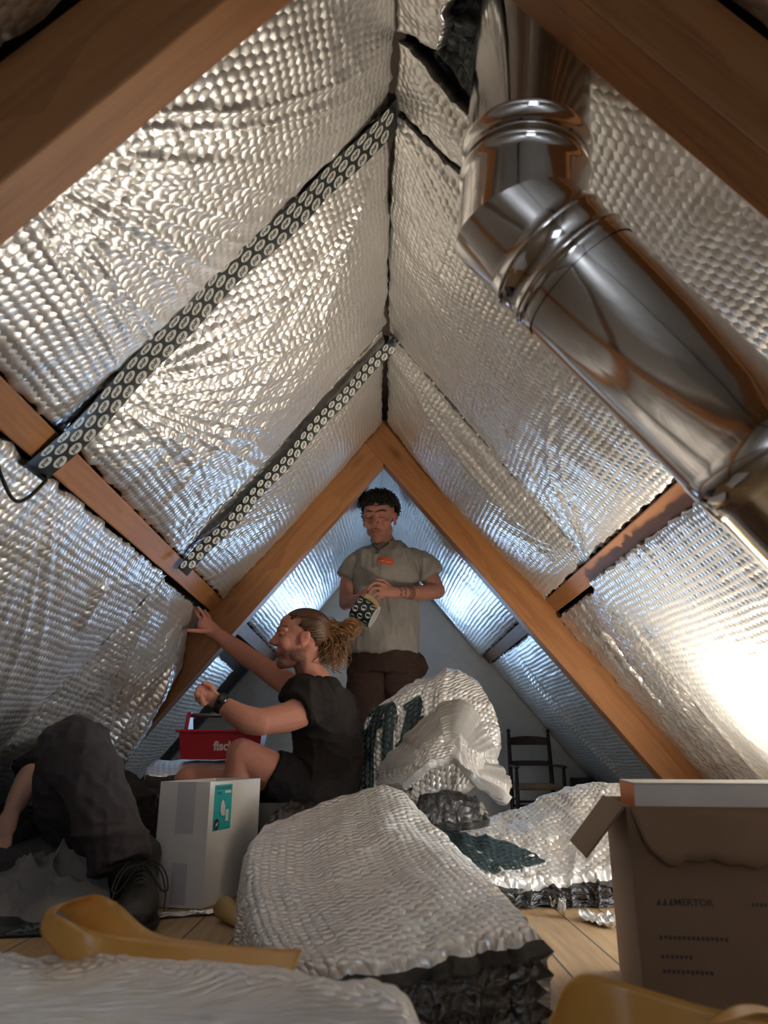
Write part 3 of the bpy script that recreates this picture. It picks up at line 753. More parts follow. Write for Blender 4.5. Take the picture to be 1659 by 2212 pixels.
quilt('folded_insulation_blanket', 'dark crumpled open end of cut foil layers under the curled fold', [
    K((890, 1765, 2.62), (960, 1772, 2.6), (1060, 1765, 2.6)),
    K((892, 1735, 2.66), (965, 1728, 2.64), (1050, 1740, 2.62)),
    K((900, 1708, 2.70), (970, 1700, 2.68), (1030, 1712, 2.66))],
    ('d', .05), seed=36, cell=.006, wr=.008, flip=True, crk=.03, mats=[FOIL_CUT, FOIL_CUT, FOIL_PRINT], bulge=0, nrim=3)
# foil covered heap that carries the red tray
quilt('folded_insulation_blanket', 'flat foil blanket stack under the red tool tray', [
    K((318, 1672, 3.0), (400, 1668, 3.0), (500, 1666, 3.0), (620, 1664, 3.0)),
    K((322, 1650, 3.15), (405, 1648, 3.15), (500, 1648, 3.15), (620, 1647, 3.15)),
    K((335, 1642, 3.42), (415, 1640, 3.42), (500, 1640, 3.42), (610, 1640, 3.42))],
    ('z', .005), seed=37, cell=.01, wr=.003, flip=True, mats=[FOIL, FOIL_CUT, FOIL_PRINT], rim=(1, 0, 0, 0), round_=.005)
quilt('folded_insulation_blanket', 'crumpled foil sheet added dark to stand for the shade behind the lying person, at the far left', [  # sheet added where the foil is only in shade, hence coloured dark
    [Vector((-1.40, 2.0, .10)), Vector((-1.1, 2.0, .012)), Vector((-.8, 2.05, .012))],
    [Vector((-1.40, 2.6, .16)), Vector((-1.1, 2.6, .08)), Vector((-.78, 2.6, .03))],
    [Vector((-1.36, 3.0, .28)), Vector((-1.05, 3.0, .2)), Vector((-.8, 2.98, .12))]],
    ('d', .008), seed=38, cell=.01, wr=.01, flip=True, mats=[FOIL_DARK, FOIL_DARK, FOIL_PRINT], crk=.03, bulge=0, nrim=2)
# crumpled scraps
def scrap(label, c, size, seed, mat=None, hgt=.03, rot=0.0, name='foil_scrap'):
    n = 26; u, v = np.meshgrid(np.linspace(-1, 1, n), np.linspace(-1, 1, n), indexing='ij')
    x = u*size[0]/2*(1+.2*vnoise(v*2, 0, 0, seed)); y = v*size[1]/2*(1+.3*vnoise(u*2, 3, 0, seed))
    z = hgt*(crumple(u*1.7, v*1.7, seed)*1.0)+.004
    c_, s_ = math.cos(rot), math.sin(rot)
    Pg = np.stack([c[0]+x*c_-y*s_, c[1]+x*s_+y*c_, c[2]+z-z.min()], -1)
    V, A, B, rm = slab(Pg, .002, direction=(0, 0, 1)); uv = np.concatenate([np.stack([x, y], -1).reshape(-1, 2)]*2)
    return tag(mesh(name, V, A+B+rm, mat or FOIL_CRUMPLED, uv=uv), label, 'scrap')
g = G(392, 1980); scrap('thin flat foil offcut on the boards in front of the white box', (g.x, g.y, .001), (.20, .05), 1, hgt=.012, rot=.3)
g = G(1298, 1995); scrap('crumpled white foil scrap on the boards left of the brown box', (g.x+.01, g.y, .001), (.09, .13), 2, hgt=.03, rot=.4, mat=FOIL_SOFT)
for k, (px, py, sx, sy, rt) in enumerate([(1225, 1955, .13, .03, .4), (1262, 1948, .10, .035, -.5), (1210, 1975, .05, .02, 1.2), (1290, 1930, .10, .04, .1)]):
    g = G(px, py); scrap(['torn ribbon of foil trailing from the cut blanket edge, the longest', 'torn foil ribbon twisted beside the cut edge, nearer the brown box', 'small torn foil shred, leftmost of those on the boards',
                          'crumpled foil shred tucked against the cut blanket edge'][k], (g.x, g.y-.03, .001), (sx, sy), 10+k, hgt=.06, rot=rt)
# paper cone
def lathe_between(name, p0, p1, r0, r1, mat, parent=None, wall=.002, n=28):
    ax = (p1-p0).normalized(); L = (p1-p0).length
    V, Fc = [], []
    prof = [(0, r0), (L, r1), (L, r1-wall), (0, r0-wall)]
    _, y, z = frame(ax)
    for t, r in prof:
        for k in range(n):
            a = 2*math.pi*k/n; V.append(p0+ax*t+(y*math.cos(a)+z*math.sin(a))*r)
    Fc = [(i*n+k, i*n+(k+1) % n, ((i+1) % 4)*n+(k+1) % n, ((i+1) % 4)*n+k) for i in range(4) for k in range(n)]
    return mesh(name, V, Fc, mat, parent)
CONE = simple('kraft_paper', (.42, .29, .12), .5, var=.08)
g0 = G(483, 1990); g1 = G(524, 2008)
tag(lathe_between('paper_cone', Vector((g0.x, g0.y, .032)), Vector((g1.x+.015, g1.y-.03, .0125)), .030, .012, CONE), 'small tan paper cone lying on the boards between white box and foil blanket', 'cone')
# tan liner ribbons
def ribbon(name, label, pts, wv, mat=LINER, n=90, parent=None, cat='paper strip'):
    C = spline([list(P(*p)) for p in pts], n); W = spline([list(w) for w in wv], n); V = []; m = 7
    for c, w in zip(C, W):
        for j in range(m):
            s = j/(m-1)-.5; V.append(Vector(c)+Vector(w)*s)
    Pg = np.array([list(v) for v in V]).reshape(n, m, 3)
    Pg[..., 2] = np.maximum(Pg[..., 2], .004)
    Vv, A, B, rm = slab(Pg, .0006)
    uvv = surf_uv(Pg).reshape(-1, 2)
    return tag(mesh(name, Vv, A+B+rm, mat, parent, uv=np.concatenate([uvv, uvv])), label, cat)
ribbon('tape_liner', 'tan waxed paper strip curling into a loop over the bottom left foil blanket',
    [(640, 2082, .985), (560, 2080, 1.0), (450, 2074, 1.01), (330, 2066, 1.02), (230, 2058, 1.02), (160, 2040, 1.02), (112, 2005, 1.03), (104, 1978, 1.04), (128, 1953, 1.07), (172, 1952, 1.1), (208, 1980, 1.1), (240, 2016, 1.08), (290, 2046, 1.06), (360, 2062, 1.04), (450, 2066, 1.03)],
    [(.01, .045, .020), (.0, .045, .022), (0, .04, .026), (0, .03, .03), (0, .02, .035), (.01, .0, .04), (.03, -.03, .03), (.03, -.035, .015), (.035, -.035, .012), (.05, -.02, .025), (.055, .0, .03), (.045, .02, .035), (.02, .03, .035), (0, .03, .03), (0, .03, .025)])
ribbon('tape_liner', 'blurred tan paper strip arching up at the bottom right before the brown box',
    [(1120, 2330, .9), (1165, 2245, .93), (1205, 2185, .96), (1268, 2165, .98), (1350, 2182, .98), (1450, 2214, .96), (1560, 2240, .94), (1680, 2260, .92)],
    [(.03, .0, .03), (.03, 0, .04), (.02, .0, .05), (0, .01, .055), (0, .01, .055), (0, .01, .055), (0, .01, .05), (0, .01, .05)])
ribbon('tape_liner', 'blurred tan paper hump at the extreme bottom right corner',
    [(1540, 2212, .90), (1590, 2188, .91), (1630, 2180, .92), (1680, 2190, .92), (1760, 2230, .92)],
    [(.0, .03, -.01), (.0, .03, .0), (0, .03, .0), (0, .03, .0), (0, .03, .0)])
g = P(440, 2060, 1.12)
# ------------------------------------------------------------------ cartons
def carton(name, label, A, B, C, D, h, mat, th=.005, z0=.002, open_top=True, cat='box'):
    """upright box with corners A,B,C,D counterclockwise seen from above, open on top"""
    root = empty(name, (A+B+C+D)/4*1.0); tag(root, label, cat)
    q = [Vector((p.x, p.y, 0)) for p in (A, B, C, D)]; cen = sum(q, Vector())/4
    inn = [p+(cen-p).normalized()*th*1.5 for p in q]
    V = [p+Vector((0, 0, z)) for z in (z0, h) for p in q]+[p+Vector((0, 0, z)) for z in (h, z0+th) for p in inn]
    Fc = [(3, 2, 1, 0)]
    for i in range(4):
        j = (i+1) % 4
        Fc += [(i, j, j+4, i+4), (i+4, j+4, j+8, i+8), (i+8, j+8, j+12, i+12)]
    Fc.append((12, 13, 14, 15))
    mesh('body', V, Fc, mat, root, smooth=False)
    return root
def panel(name, pts, th, mat, parent):
    """thick panel through 3D corner points"""
    n = (pts[1]-pts[0]).cross(pts[2]-pts[1]).normalized()*th
    k = len(pts); V = list(pts)+[p-n for p in pts]
    Fc = [tuple(range(k)), tuple(reversed(range(k, 2*k)))]+[(i, i+k, (i+1) % k+k, (i+1) % k) for i in range(k)]
    return mesh(name, V, Fc, mat, parent, smooth=False)
class Face:
    """2D frame on a vertical box face: x right, y up, origin lower left; out = outward"""
    def __init__(s, o, ex, h=None, up=Vector((0, 0, 1))):
        s.o = o; s.x = ex.normalized(); s.y = up; s.n = s.x.cross(up)
    def p(s, a, b, d=.0015): return s.o+s.x*a+s.y*b+s.n*d
def poly_on(face, polys, name, mat, parent, d=.0015):
    V = []; Fc = []
    for pv, pf in polys:
        o = len(V); V += [face.p(x, y, d) for x, y in pv]; Fc += [tuple(i+o for i in f) for f in pf]
    return mesh(name, V, Fc, mat, parent, smooth=False)
def rect(x0, y0, x1, y1): return ([(x0, y0), (x1, y0), (x1, y1), (x0, y1)], [(0, 1, 2, 3)])
def circ(cx, cy, r, n=28, ry=None): return ([(cx+r*math.cos(2*math.pi*k/n), cy+(ry or r)*math.sin(2*math.pi*k/n)) for k in range(n)], [tuple(range(n))])
def txt(s, cx, cy, sc, bold=.01, sx=1.0, rot=0.0):
    v, f = text_vf(s, bold); c, s_ = math.cos(rot), math.sin(rot)
    return [(cx+sc*(x*sx*c-y*s_), cy+sc*(x*sx*s_+y*c)) for x, y in v], f
bA = G(436, 1966); bD = G(324, 1960); side_d = Vector((.10, .34, 0)); bB = bA+side_d; bC = bD+side_d; HB = .345
wb = carton('white_box', 'tall open white cardboard box with teal label, standing beside the black shoe', bA, bB, bC, bD, HB, WHITE)
fr_ = Face(bA, side_d)
Lb = side_d.length
poly_on(fr_, [rect(.03, .205, .145, .335)], 'label', simple('teal_label', (.02, .36, .40), .4), wb, .001)['label'] = 'teal product label'
# label strip is tall and narrow: white edge, print, roll picture, round mark
lab_white = [circ(.083, .268, .014, ry=.022), rect(.083, .245, .10, .275), rect(.105, .228, .125, .262), txt('pif', .052, .222, .011, .03), rect(.095, .310, .135, .317)]
poly_on(fr_, [txt('PIF-LUCHTDICHTE', .087, .325, .0095, .008, .88), txt('TAPE', .057, .311, .0095, .008)], 'label_text', INK, wb, .002)
poly_on(fr_, [circ(.052, .222, .016)], 'label_badge', BLACK, wb, .002)
poly_on(fr_, lab_white, 'label_print', simple('label_white', (.7, .7, .7), .5), wb, .0028)
tv = Face(bD, bA-bD)
TAPEC = simple('clear_packing_tape', (.50, .50, .53), .3)
for r_ in (rect(.06, .01, .11, .12), rect(.06, .20, .12, HB)): poly_on(tv, [r_], 'packing_tape', TAPEC, wb, .0006)
panel('flap', [Vector((bD.x, bD.y, HB))+Vector((.01, .01, 0)), Vector((bA.x, bA.y, HB))+Vector((-.01, .01, 0)), Vector((bA.x, bA.y, HB-.10))+Vector((-.01, .02, 0)), Vector((bD.x, bD.y, HB-.10))+Vector((.01, .02, 0))], .003, WHITE, wb)
# brown carton at right
cA = P(1352, 1742, 1.42); cB = P(1306, 1718, 1.75); HC = cA.z; cB = Vector((cB.x, cB.y, 0)); cA0 = Vector((cA.x, cA.y, 0))
dd = (cB-cA0); ff = Vector((dd.y, -dd.x, 0)).normalized()*.50
cb = carton('cardboard_box', 'large brown cardboard box with open flaps at the right edge, in the foreground', cA0, cA0+ff, cB+ff, cB, HC, CARD)
t_ = Vector((0, 0, HC))
fl1 = panel('flap', [cA0+t_, P(1268, 1855, 1.44), P(1234, 1818, 1.72), cB+t_], .004, CARD, cb)
cf = Face(cA0, ff)
# front flap, folded down with a wavy torn edge
Vf = []; nf = 40
for i in range(nf+1):
    x = .006+.494*i/nf
    dz = .088+.004*math.sin(i*.5)+.003*math.sin(i*1.7)-.03*max(0, 1-i/3)
    for j in range(6):
        t = j/5; Vf.append(cA0+ff.normalized()*(x+.018*t*max(0, 1-i/8))+Vector((0, 0, HC-dz*t+.001))+cf.n*(.002+.022*math.sin(t*1.4)+.004*math.sin(i*.6)*t))
Pg = np.array([list(v) for v in Vf]).reshape(nf+1, 6, 3); Vv, A_, B_, rm_ = slab(Pg, .004)
mesh('flap', Vv, A_+B_+rm_, CARD, cb)
# back flap and inner white box
logo = [([(.035+k, .18), (.043+k, .18), (.041+k, .192)], [(0, 1, 2)]) for k in (0, .010, .020)]
poly_on(cf, [txt('MERTOR', .097, .186, .011, .01, 1.1)]+logo, 'box_print', INK, cb, .001)
for row, x_0, n_, dx_ in ((.131, .035, 15, .0075), (.1025, .035, 7, .0075), (.0805, .035, 11, .0075), (.185, .19, 10, .0065)):
    poly_on(cf, [rect(x_0+dx_*k, row-.003+.001*(k % 2), x_0+dx_*(k+.62), row+.003) for k in range(n_)], 'box_print', INK, cb, .001)
ob0 = cA0+dd*.28+ff*.06; ob = [ob0, ob0+ff*.82, ob0+ff*.82+dd*.6, ob0+dd*.6]
wi_ = carton('white_box', 'white box with bright top sticking out of the brown cardboard box', *ob, HC+.036, WHITE, z0=.01)
panel('lid', [Vector((p.x, p.y, HC+.037)) for p in ob], .003, WHITE, wi_)
panel('side_glow', [ob[3]+Vector((-.001, 0, HC+.034)), ob[3]+Vector((-.001, 0, HC-.05)), ob[0]+Vector((-.001, 0, HC-.05)), ob[0]+Vector((-.001, 0, HC+.034))], .001, simple('orange_print_and_glow', (.75, .20, .05), .5), wi_)['label'] = 'end painted with an orange glow of light'  # orange panel paints the glow of light coming through the box
# dark carton and bag by the seated man
q0 = P(548, 1700, 2.80); q0.z = 0
carton('dark_carton', 'dark grey carton behind the tall white box, beside the seated man', q0, q0+Vector((.17, .02, 0)), q0+Vector((.15, .17, 0)), q0+Vector((-.02, .15, 0)), .26, simple('dark_card', (.045, .04, .034), .7, var=.2))
quilt('black_bag', 'black crumpled plastic bag on the floor under the seated man', [
    K((560, 1810, 2.48), (620, 1815, 2.46), (700, 1812, 2.48)),
    K((568, 1770, 2.55), (625, 1738, 2.56), (700, 1745, 2.56)),
    K((585, 1745, 2.66), (640, 1735, 2.68), (705, 1740, 2.68))], ('z', .004), seed=41, cell=.006, wr=.012, flip=True, crk=.025,
    mats=[simple('black_plastic', (.012, .011, .010), .3)]*3, cat='bag', bulge=.01)
# ------------------------------------------------------------------ red tool tray
RED = simple('red_plastic', (.42, .012, .018), .38); GREYM = simple('grey_metal_rod', (.35, .34, .33), .35, metal=.8)
tr = empty('tool_tray', P(470, 1642, 3.2)); tag(tr, 'red plastic tool tray with grey handle bar on the foil stack', 'tool tray')
TZ = .404; tx0 = P(381, 1642, 3.14).x; tx1 = P(563, 1642, 3.14).x; ty0, ty1 = 3.14, 3.29; th_ = .115
def taper_box(x0, x1, y0, y1, z0, z1, e, wall):
    V = [(x0+e, y0+e, z0), (x1-e, y0+e, z0), (x1-e, y1-e, z0), (x0+e, y1-e, z0), (x0, y0, z1), (x1, y0, z1), (x1, y1, z1), (x0, y1, z1),
         (x0+wall, y0+wall, z1), (x1-wall, y0+wall, z1), (x1-wall, y1-wall, z1), (x0+wall, y1-wall, z1), (x0+e+wall, y0+e+wall, z0+wall), (x1-e-wall, y0+e+wall, z0+wall), (x1-e-wall, y1-e-wall, z0+wall), (x0+e+wall, y1-e-wall, z0+wall)]
    Fc = [(3, 2, 1, 0)]
    for i in range(4):
        j = (i+1) % 4; Fc += [(i, j, j+4, i+4), (i+4, j+4, j+8, i+8), (i+8, j+8, j+12, i+12)]
    Fc.append((12, 13, 14, 15)); return [Vector(v) for v in V], Fc
rimb = [box_vf(((tx0+tx1)/2, ty0-.004, TZ+th_-.006), (tx1-tx0+.024, .010, .010)), box_vf(((tx0+tx1)/2, ty1+.004, TZ+th_-.006), (tx1-tx0+.024, .010, .010)),
        box_vf((tx0-.006, (ty0+ty1)/2, TZ+th_-.006), (.012, ty1-ty0+.016, .010)), box_vf((tx1+.006, (ty0+ty1)/2, TZ+th_-.006), (.012, ty1-ty0+.016, .010))]
V, Fc = merge([taper_box(tx0, tx1, ty0, ty1, TZ, TZ+th_, .012, .004)]+rimb)
bevel(mesh('tray_body', V, Fc, RED, tr, smooth=False), .002)
for xx in (tx0+.022, tx1-.022):
    yc_ = (ty0+ty1)/2; V = []; n = 0
    pts = [(-.055, th_-.01), (.055, th_-.01), (.026, th_+.055), (.014, th_+.072), (-.014, th_+.072), (-.026, th_+.055)]
    V = [Vector((xx-.008, yc_+a, TZ+b)) for a, b in pts]+[Vector((xx+.008, yc_+a, TZ+b)) for a, b in pts]
    Fc = [tuple(reversed(range(6))), tuple(range(6, 12))]+[(i, (i+1) % 6, (i+1) % 6+6, i+6) for i in range(6)]
    bevel(mesh('handle_post', V, Fc, RED, tr, smooth=False), .003)
V, Fc = tube_vf([(tx0+.02, yc_, TZ+th_+.058), (tx1-.02, yc_, TZ+th_+.058)], .0085, 14)
mesh('handle_bar', V, Fc, GREYM, tr)
tf_ = Face(Vector((tx0, ty0+.012, TZ)), Vector((1, 0, 0)), up=Vector((0, -.104, .995)))
poly_on(tf_, [txt('fischer', .205, .052, .036, .04, .92)], 'brand_text', simple('pale_print', (.75, .62, .60), .5), tr, .0016)['label'] = 'pale lettering'
# ------------------------------------------------------------------ little ladder-back chair
CW = simple('dark_stained_wood', (.030, .013, .009), .5, var=.2); RUSH = simple('rush_seat', (.26, .17, .085), .8, bumps=(60, .8, .004), var=.2)
cx, cy = 1.035, 5.02
ch = empty('child_chair', (cx, cy, 0)); tag(ch, 'small dark wooden ladder-back armchair with rush seat, standing against the plaster gable wall', 'chair')
def turned(p0, p1, r, parent, name, knob=False):
    n = 14; pts = [Vector(p0).lerp(Vector(p1), k/n) for k in range(n+1)]
    rr = [r*(.85+.15*math.sin(k/n*math.pi)+(.06 if k in (4, 9) else 0)) for k in range(n+1)]
    V, Fc = tube_vf(pts, rr, 12)
    if knob:
        d = (Vector(p1)-Vector(p0)).normalized(); q = [Vector(p1)+d*t for t in (0, .004, .010, .018, .026, .034, .038)]
        V, Fc = merge([(V, Fc), tube_vf(q, [r*.9, r*.55, r*.6, r*1.0, r*.95, r*.5, .001], 12)])
    return mesh(name, V, Fc, CW, parent)
cwid = .138
for s in (-1, 1):
    turned((cx+s*cwid, cy+.13, 0), (cx+s*(cwid-.005), cy+.17, .545), .014, ch, 'back_post', True)
    turned((cx+s*(cwid+.01), cy-.13, 0), (cx+s*(cwid+.01), cy-.13, .335), .013, ch, 'leg')
    V, Fc = tube_vf([(cx+s*cwid, cy+.16, .345), (cx+s*(cwid+.006), cy, .348), (cx+s*(cwid+.012), cy-.15, .342), (cx+s*(cwid+.012), cy-.17, .338)], [.012, .016, .019, .010], 12, flat=.5)
    mesh('armrest', V, Fc, CW, ch)
    for zz in (.09, .15):
        V, Fc = tube_vf([(cx+s*(cwid+.005), cy-.13, zz), (cx+s*cwid, cy+.14, zz)], .007, 10); mesh('stretcher', V, Fc, CW, ch)
for zz in (.07, .14):
    V, Fc = tube_vf([(cx-cwid, cy-.13, zz), (cx+cwid, cy-.13, zz)], .008, 10); mesh('stretcher', V, Fc, CW, ch)
V, Fc = tube_vf([(cx-cwid, cy+.14, .10), (cx+cwid, cy+.14, .10)], .008, 10); mesh('stretcher', V, Fc, CW, ch)
for zz, hh in ((.50, .045), (.36, .030)):
    V = []; n = 12
    for k in range(n+1):
        t = k/n*2-1; x = cx+t*(cwid-.005); y = cy+.17-.02*(1-t*t)*-1; top = zz+hh/2+.012*(1-t*t)*(1 if zz > .4 else .3); bot = zz-hh/2
        V += [Vector((x, y-.006, bot)), Vector((x, y-.006, top)), Vector((x, y+.006, top)), Vector((x, y+.006, bot))]
    Fc = [(k*4+a, k*4+(a+1) % 4, (k+1)*4+(a+1) % 4, (k+1)*4+a) for k in range(n) for a in range(4)]+[(3, 2, 1, 0), (n*4, n*4+1, n*4+2, n*4+3)]
    mesh('back_slat', V, Fc, CW, ch, smooth=False)
n = 20; V = []
for i in range(n):
    for j in range(n):
        u, v = i/(n-1)*2-1, j/(n-1)*2-1
        V.append(Vector((cx+u*cwid*1.03, cy+v*.145, .228+.014*(1-max(abs(u), abs(v))**6)-.006*(1-max(abs(u), abs(v)))+.0012*math.sin(max(abs(u), abs(v))*90))))
Pg = np.array([list(v) for v in V]).reshape(n, n, 3); Vv, A_, B_, rm_ = slab(Pg, .022, direction=(0, 0, -1))
mesh('seat', Vv, A_+B_+rm_, RUSH, ch)
V, Fc = box_vf((1.40, 5.2, .135), (.17, .16, .27)); tag(bevel(mesh('dark_box', V, Fc, simple('dark_case', (.03, .032, .034), .6), smooth=False), .006), 'small dark box against the gable wall right of the little chair', 'box')
# cable hanging at the left purlin
V, Fc = tube_vf(spline([list(SP(-1, 1.30, .80, .03)), list(SP(-1, 1.44, .84, .08)), list(SP(-1, 1.52, .80, .05)), list(SP(-1, 1.58, .79, .0))], 24), .004, 8)
tag(mesh('cable', V, Fc, BLACK), 'thin black cable hanging under the left purlin at the image edge', 'cable')
# a grey garment dropped on the floor
CLOTH = simple('grey_cloth', (.17, .165, .165), .9, bumps=(300, .3, .001), var=.12)
def cloth_heap(name, label, ctrl, seed, mat, amp=.03, cat='garment'):
    Pg = bisurf(ctrl, 110, 90); uv = surf_uv(Pg); a, b = uv[..., 0], uv[..., 1]
    e = np.minimum(np.minimum(a, a.max()-a), np.minimum(b, b.max()-b))
    wx = a+.06*fbm(a*4, b*4, 0, 2, seed); wy = b+.06*fbm(a*4, b*4, 5, 2, seed)
    f1 = 1-np.abs(vnoise(wx*9+wy*5, wy*3, 0, seed)); f2 = 1-np.abs(vnoise(wx*5, wy*14-wx*6, 3, seed+2))
    f3 = 1-np.abs(vnoise(wx*22-wy*9, wy*17, 7, seed+5)); h = amp*(f1**2+.8*f2**2+.35*f3**2-.9)*(.35+.65*smooth01(e/.05))
    Pg[..., 2] += h; Pg[..., 2] = np.maximum(Pg[..., 2], .010+.004*fbm(a*30, b*30, 0, 2, seed))
    V, A, B, rm = slab(Pg, .006, direction=(0, 0, -1))
    return tag(mesh(name, V, A+B+rm, mat), label, cat)
cloth_heap('crumpled_garment', 'crumpled grey sweater lying on the boards left of the black shoe', [
    K((-60, 2000, 2.12), (60, 2000, 2.12), (160, 1990, 2.16), (240, 1975, 2.2)),
    K((-60, 1950, 2.2), (60, 1935, 2.22), (150, 1915, 2.25), (235, 1925, 2.26)),
    K((-40, 1900, 2.3), (70, 1870, 2.32), (150, 1850, 2.35), (225, 1885, 2.36)),
    K((0, 1890, 2.42), (90, 1870, 2.44), (160, 1862, 2.46), (210, 1890, 2.46))], 5, CLOTH, .040)
# ------------------------------------------------------------------ people
def sphere_vf(c, r, n=14, m=10, frame_=None):
    """ellipsoid; r = scalar or (rx,ry,rz); frame_ = 3 axis vectors"""
    c = Vector(c); r = (r, r, r) if not isinstance(r, (tuple, list)) else r
    ax = frame_ or (Vector((1, 0, 0)), Vector((0, 1, 0)), Vector((0, 0, 1))); V = [c+ax[2]*r[2]]; Fc = []
    for i in range(1, m):
        t = math.pi*i/m
        for k in range(n):
            a = 2*math.pi*k/n; V.append(c+ax[0]*(r[0]*math.sin(t)*math.cos(a))+ax[1]*(r[1]*math.sin(t)*math.sin(a))+ax[2]*(r[2]*math.cos(t)))
    V.append(c-ax[2]*r[2]); L = len(V)-1
    for k in range(n):
        Fc.append((0, 1+k, 1+(k+1) % n)); Fc.append((L, 1+(m-2)*n+(k+1) % n, 1+(m-2)*n+k))
        for i in range(m-2): a = 1+i*n+k; b = 1+i*n+(k+1) % n; Fc.append((a, a+n, b+n, b))
    return V, Fc
def limb(pts, rad, seg=8, n=16, flat=1.0, up=(0, 0, 1), round_=True):
    """tapering limb with rounded ends through joints"""
    m = (len(pts)-1)*seg+1; Pp = spline([list(p) for p in pts], m); rr = [float(x[0]) for x in spline([[r, 0, 0] for r in rad], m)]
    if round_:
        d0 = (Pp[0]-Pp[1])/np.linalg.norm(Pp[0]-Pp[1]); d1 = (Pp[-1]-Pp[-2])/np.linalg.norm(Pp[-1]-Pp[-2])
        h = [(.96, .3), (.8, .62), (.5, .87)]
        pre = [Pp[0]+d0*rr[0]*a for a, _ in h]; prr = [rr[0]*math.sqrt(1-a*a) for a, _ in h]
        post = [Pp[-1]+d1*rr[-1]*a for a, _ in reversed(h)]; por = [rr[-1]*math.sqrt(1-a*a) for a, _ in reversed(h)]
        Pp = pre+Pp+post; rr = prr+rr+por
    return tube_vf(Pp, rr, n, True, flat, up)
def loft(rings, n=28, sub=6):
    """rings of (center, axis_x*rx vector, axis_y*ry vector)"""
    m = (len(rings)-1)*sub+1
    A = spline([list(r[0])+list(r[1])+list(r[2]) for r in rings], m); V = []
    for q in A:
        c, x, y = Vector(q[:3]), Vector(q[3:6]), Vector(q[6:9])
        for k in range(n):
            a = 2*math.pi*k/n; ca, sa = math.cos(a), math.sin(a)
            V.append(c+x*(math.copysign(abs(ca)**.85, ca))+y*(math.copysign(abs(sa)**.85, sa)))
    Fc = [(i*n+k, i*n+(k+1) % n, (i+1)*n+(k+1) % n, (i+1)*n+k) for i in range(m-1) for k in range(n)]
    Fc.append(tuple(range(n-1, -1, -1))); Fc.append(tuple((m-1)*n+k for k in range(n)))
    return V, Fc
def fuse(name, parts, voxel, mat, parent=None, smooth=3, disp=None, colorf=None):
    """one continuous skin over all the given closed shapes"""
    V, Fc = merge(parts)
    me = bpy.data.meshes.new('tmp'); me.from_pydata([tuple(v) for v in V], [], Fc)
    bm = bmesh.new(); bm.from_mesh(me)
    # make every island's normals point outwards
    bmesh.ops.recalc_face_normals(bm, faces=bm.faces); bm.to_mesh(me); bm.free()
    o = bpy.data.objects.new('tmp', me); COL.objects.link(o)
    r = o.modifiers.new('r', 'REMESH'); r.mode = 'VOXEL'; r.voxel_size = voxel
    if smooth: s = o.modifiers.new('s', 'SMOOTH'); s.iterations = smooth; s.factor = .5
    dg = bpy.context.evaluated_depsgraph_get(); dg.update()
    m2 = bpy.data.meshes.new_from_object(o.evaluated_get(dg)); bpy.data.objects.remove(o); bpy.data.meshes.remove(me)
    m2.name = name; m2.materials.clear(); m2.materials.append(mat)
    n = len(m2.vertices); co = np.empty(n*3); m2.vertices.foreach_get('co', co); co = co.reshape(-1, 3)
    if disp is not None:
        no = np.empty(n*3); m2.vertex_normals.foreach_get('vector', no); no = no.reshape(-1, 3)
        co = co+no*disp(co)[:, None]; m2.vertices.foreach_set('co', co.ravel())
    if colorf is not None:
        c = colorf(co); a = m2.color_attributes.new('Col', 'FLOAT_COLOR', 'POINT')
        a.data.foreach_set('color', np.concatenate([c, np.ones((n, 1))], 1).astype(np.float32).ravel())
    m2.polygons.foreach_set('use_smooth', [True]*len(m2.polygons)); m2.update()
    return link(bpy.data.objects.new(name, m2), parent)
SKT = NT('skin'); _a = SKT.node('ShaderNodeAttribute', attribute_name='Col')
_tc2 = SKT.node('ShaderNodeTexCoord').outputs['Object']
_n = SKT.noise(_tc2, 28, 4)
SKT.l.new(SKT.mix(SKT.math('MULTIPLY', SKT.math('SUBTRACT', _n, .4, clamp=True), 1.2, clamp=True), _a.outputs['Color'], SKT.mix(.35, _a.outputs['Color'], c4((.42, .13, .09)))), SKT.b.inputs['Base Color'])
SKT.b.inputs['Roughness'].default_value = .62; SKT.b.inputs['Specular IOR Level'].default_value = .3; SKT.b.inputs['Subsurface Weight'].default_value = .08; SKT.b.inputs['Subsurface Radius'].default_value = (.02, .008, .004); SKT.b.inputs['Subsurface Scale'].default_value = .5
SKT.l.new(SKT.bump(SKT.noise(_tc2, 220, 3), .15, .001), SKT.b.inputs['Normal'])
SKIN = SKT.m
SKCOL = np.array([.50, .235, .165])
def cloth(name, col, var=.08):
    t = NT(name); tc = t.node('ShaderNodeTexCoord').outputs['Object']
    n = t.noise(tc, 7, 4); w = t.noise(tc, 420, 2)
    t.l.new(t.ramp(n, [(.3, [c*(1-var) for c in col]), (.7, [c*(1+var) for c in col])]), t.b.inputs['Base Color'])
    t.b.inputs['Roughness'].default_value = .9; t.b.inputs['Specular IOR Level'].default_value = .2
    t.l.new(t.bump(w, .25, .001, t.bump(t.noise(tc, 14, 3, .5, 1.0), .25, .01)), t.b.inputs['Normal'])
    return t.m
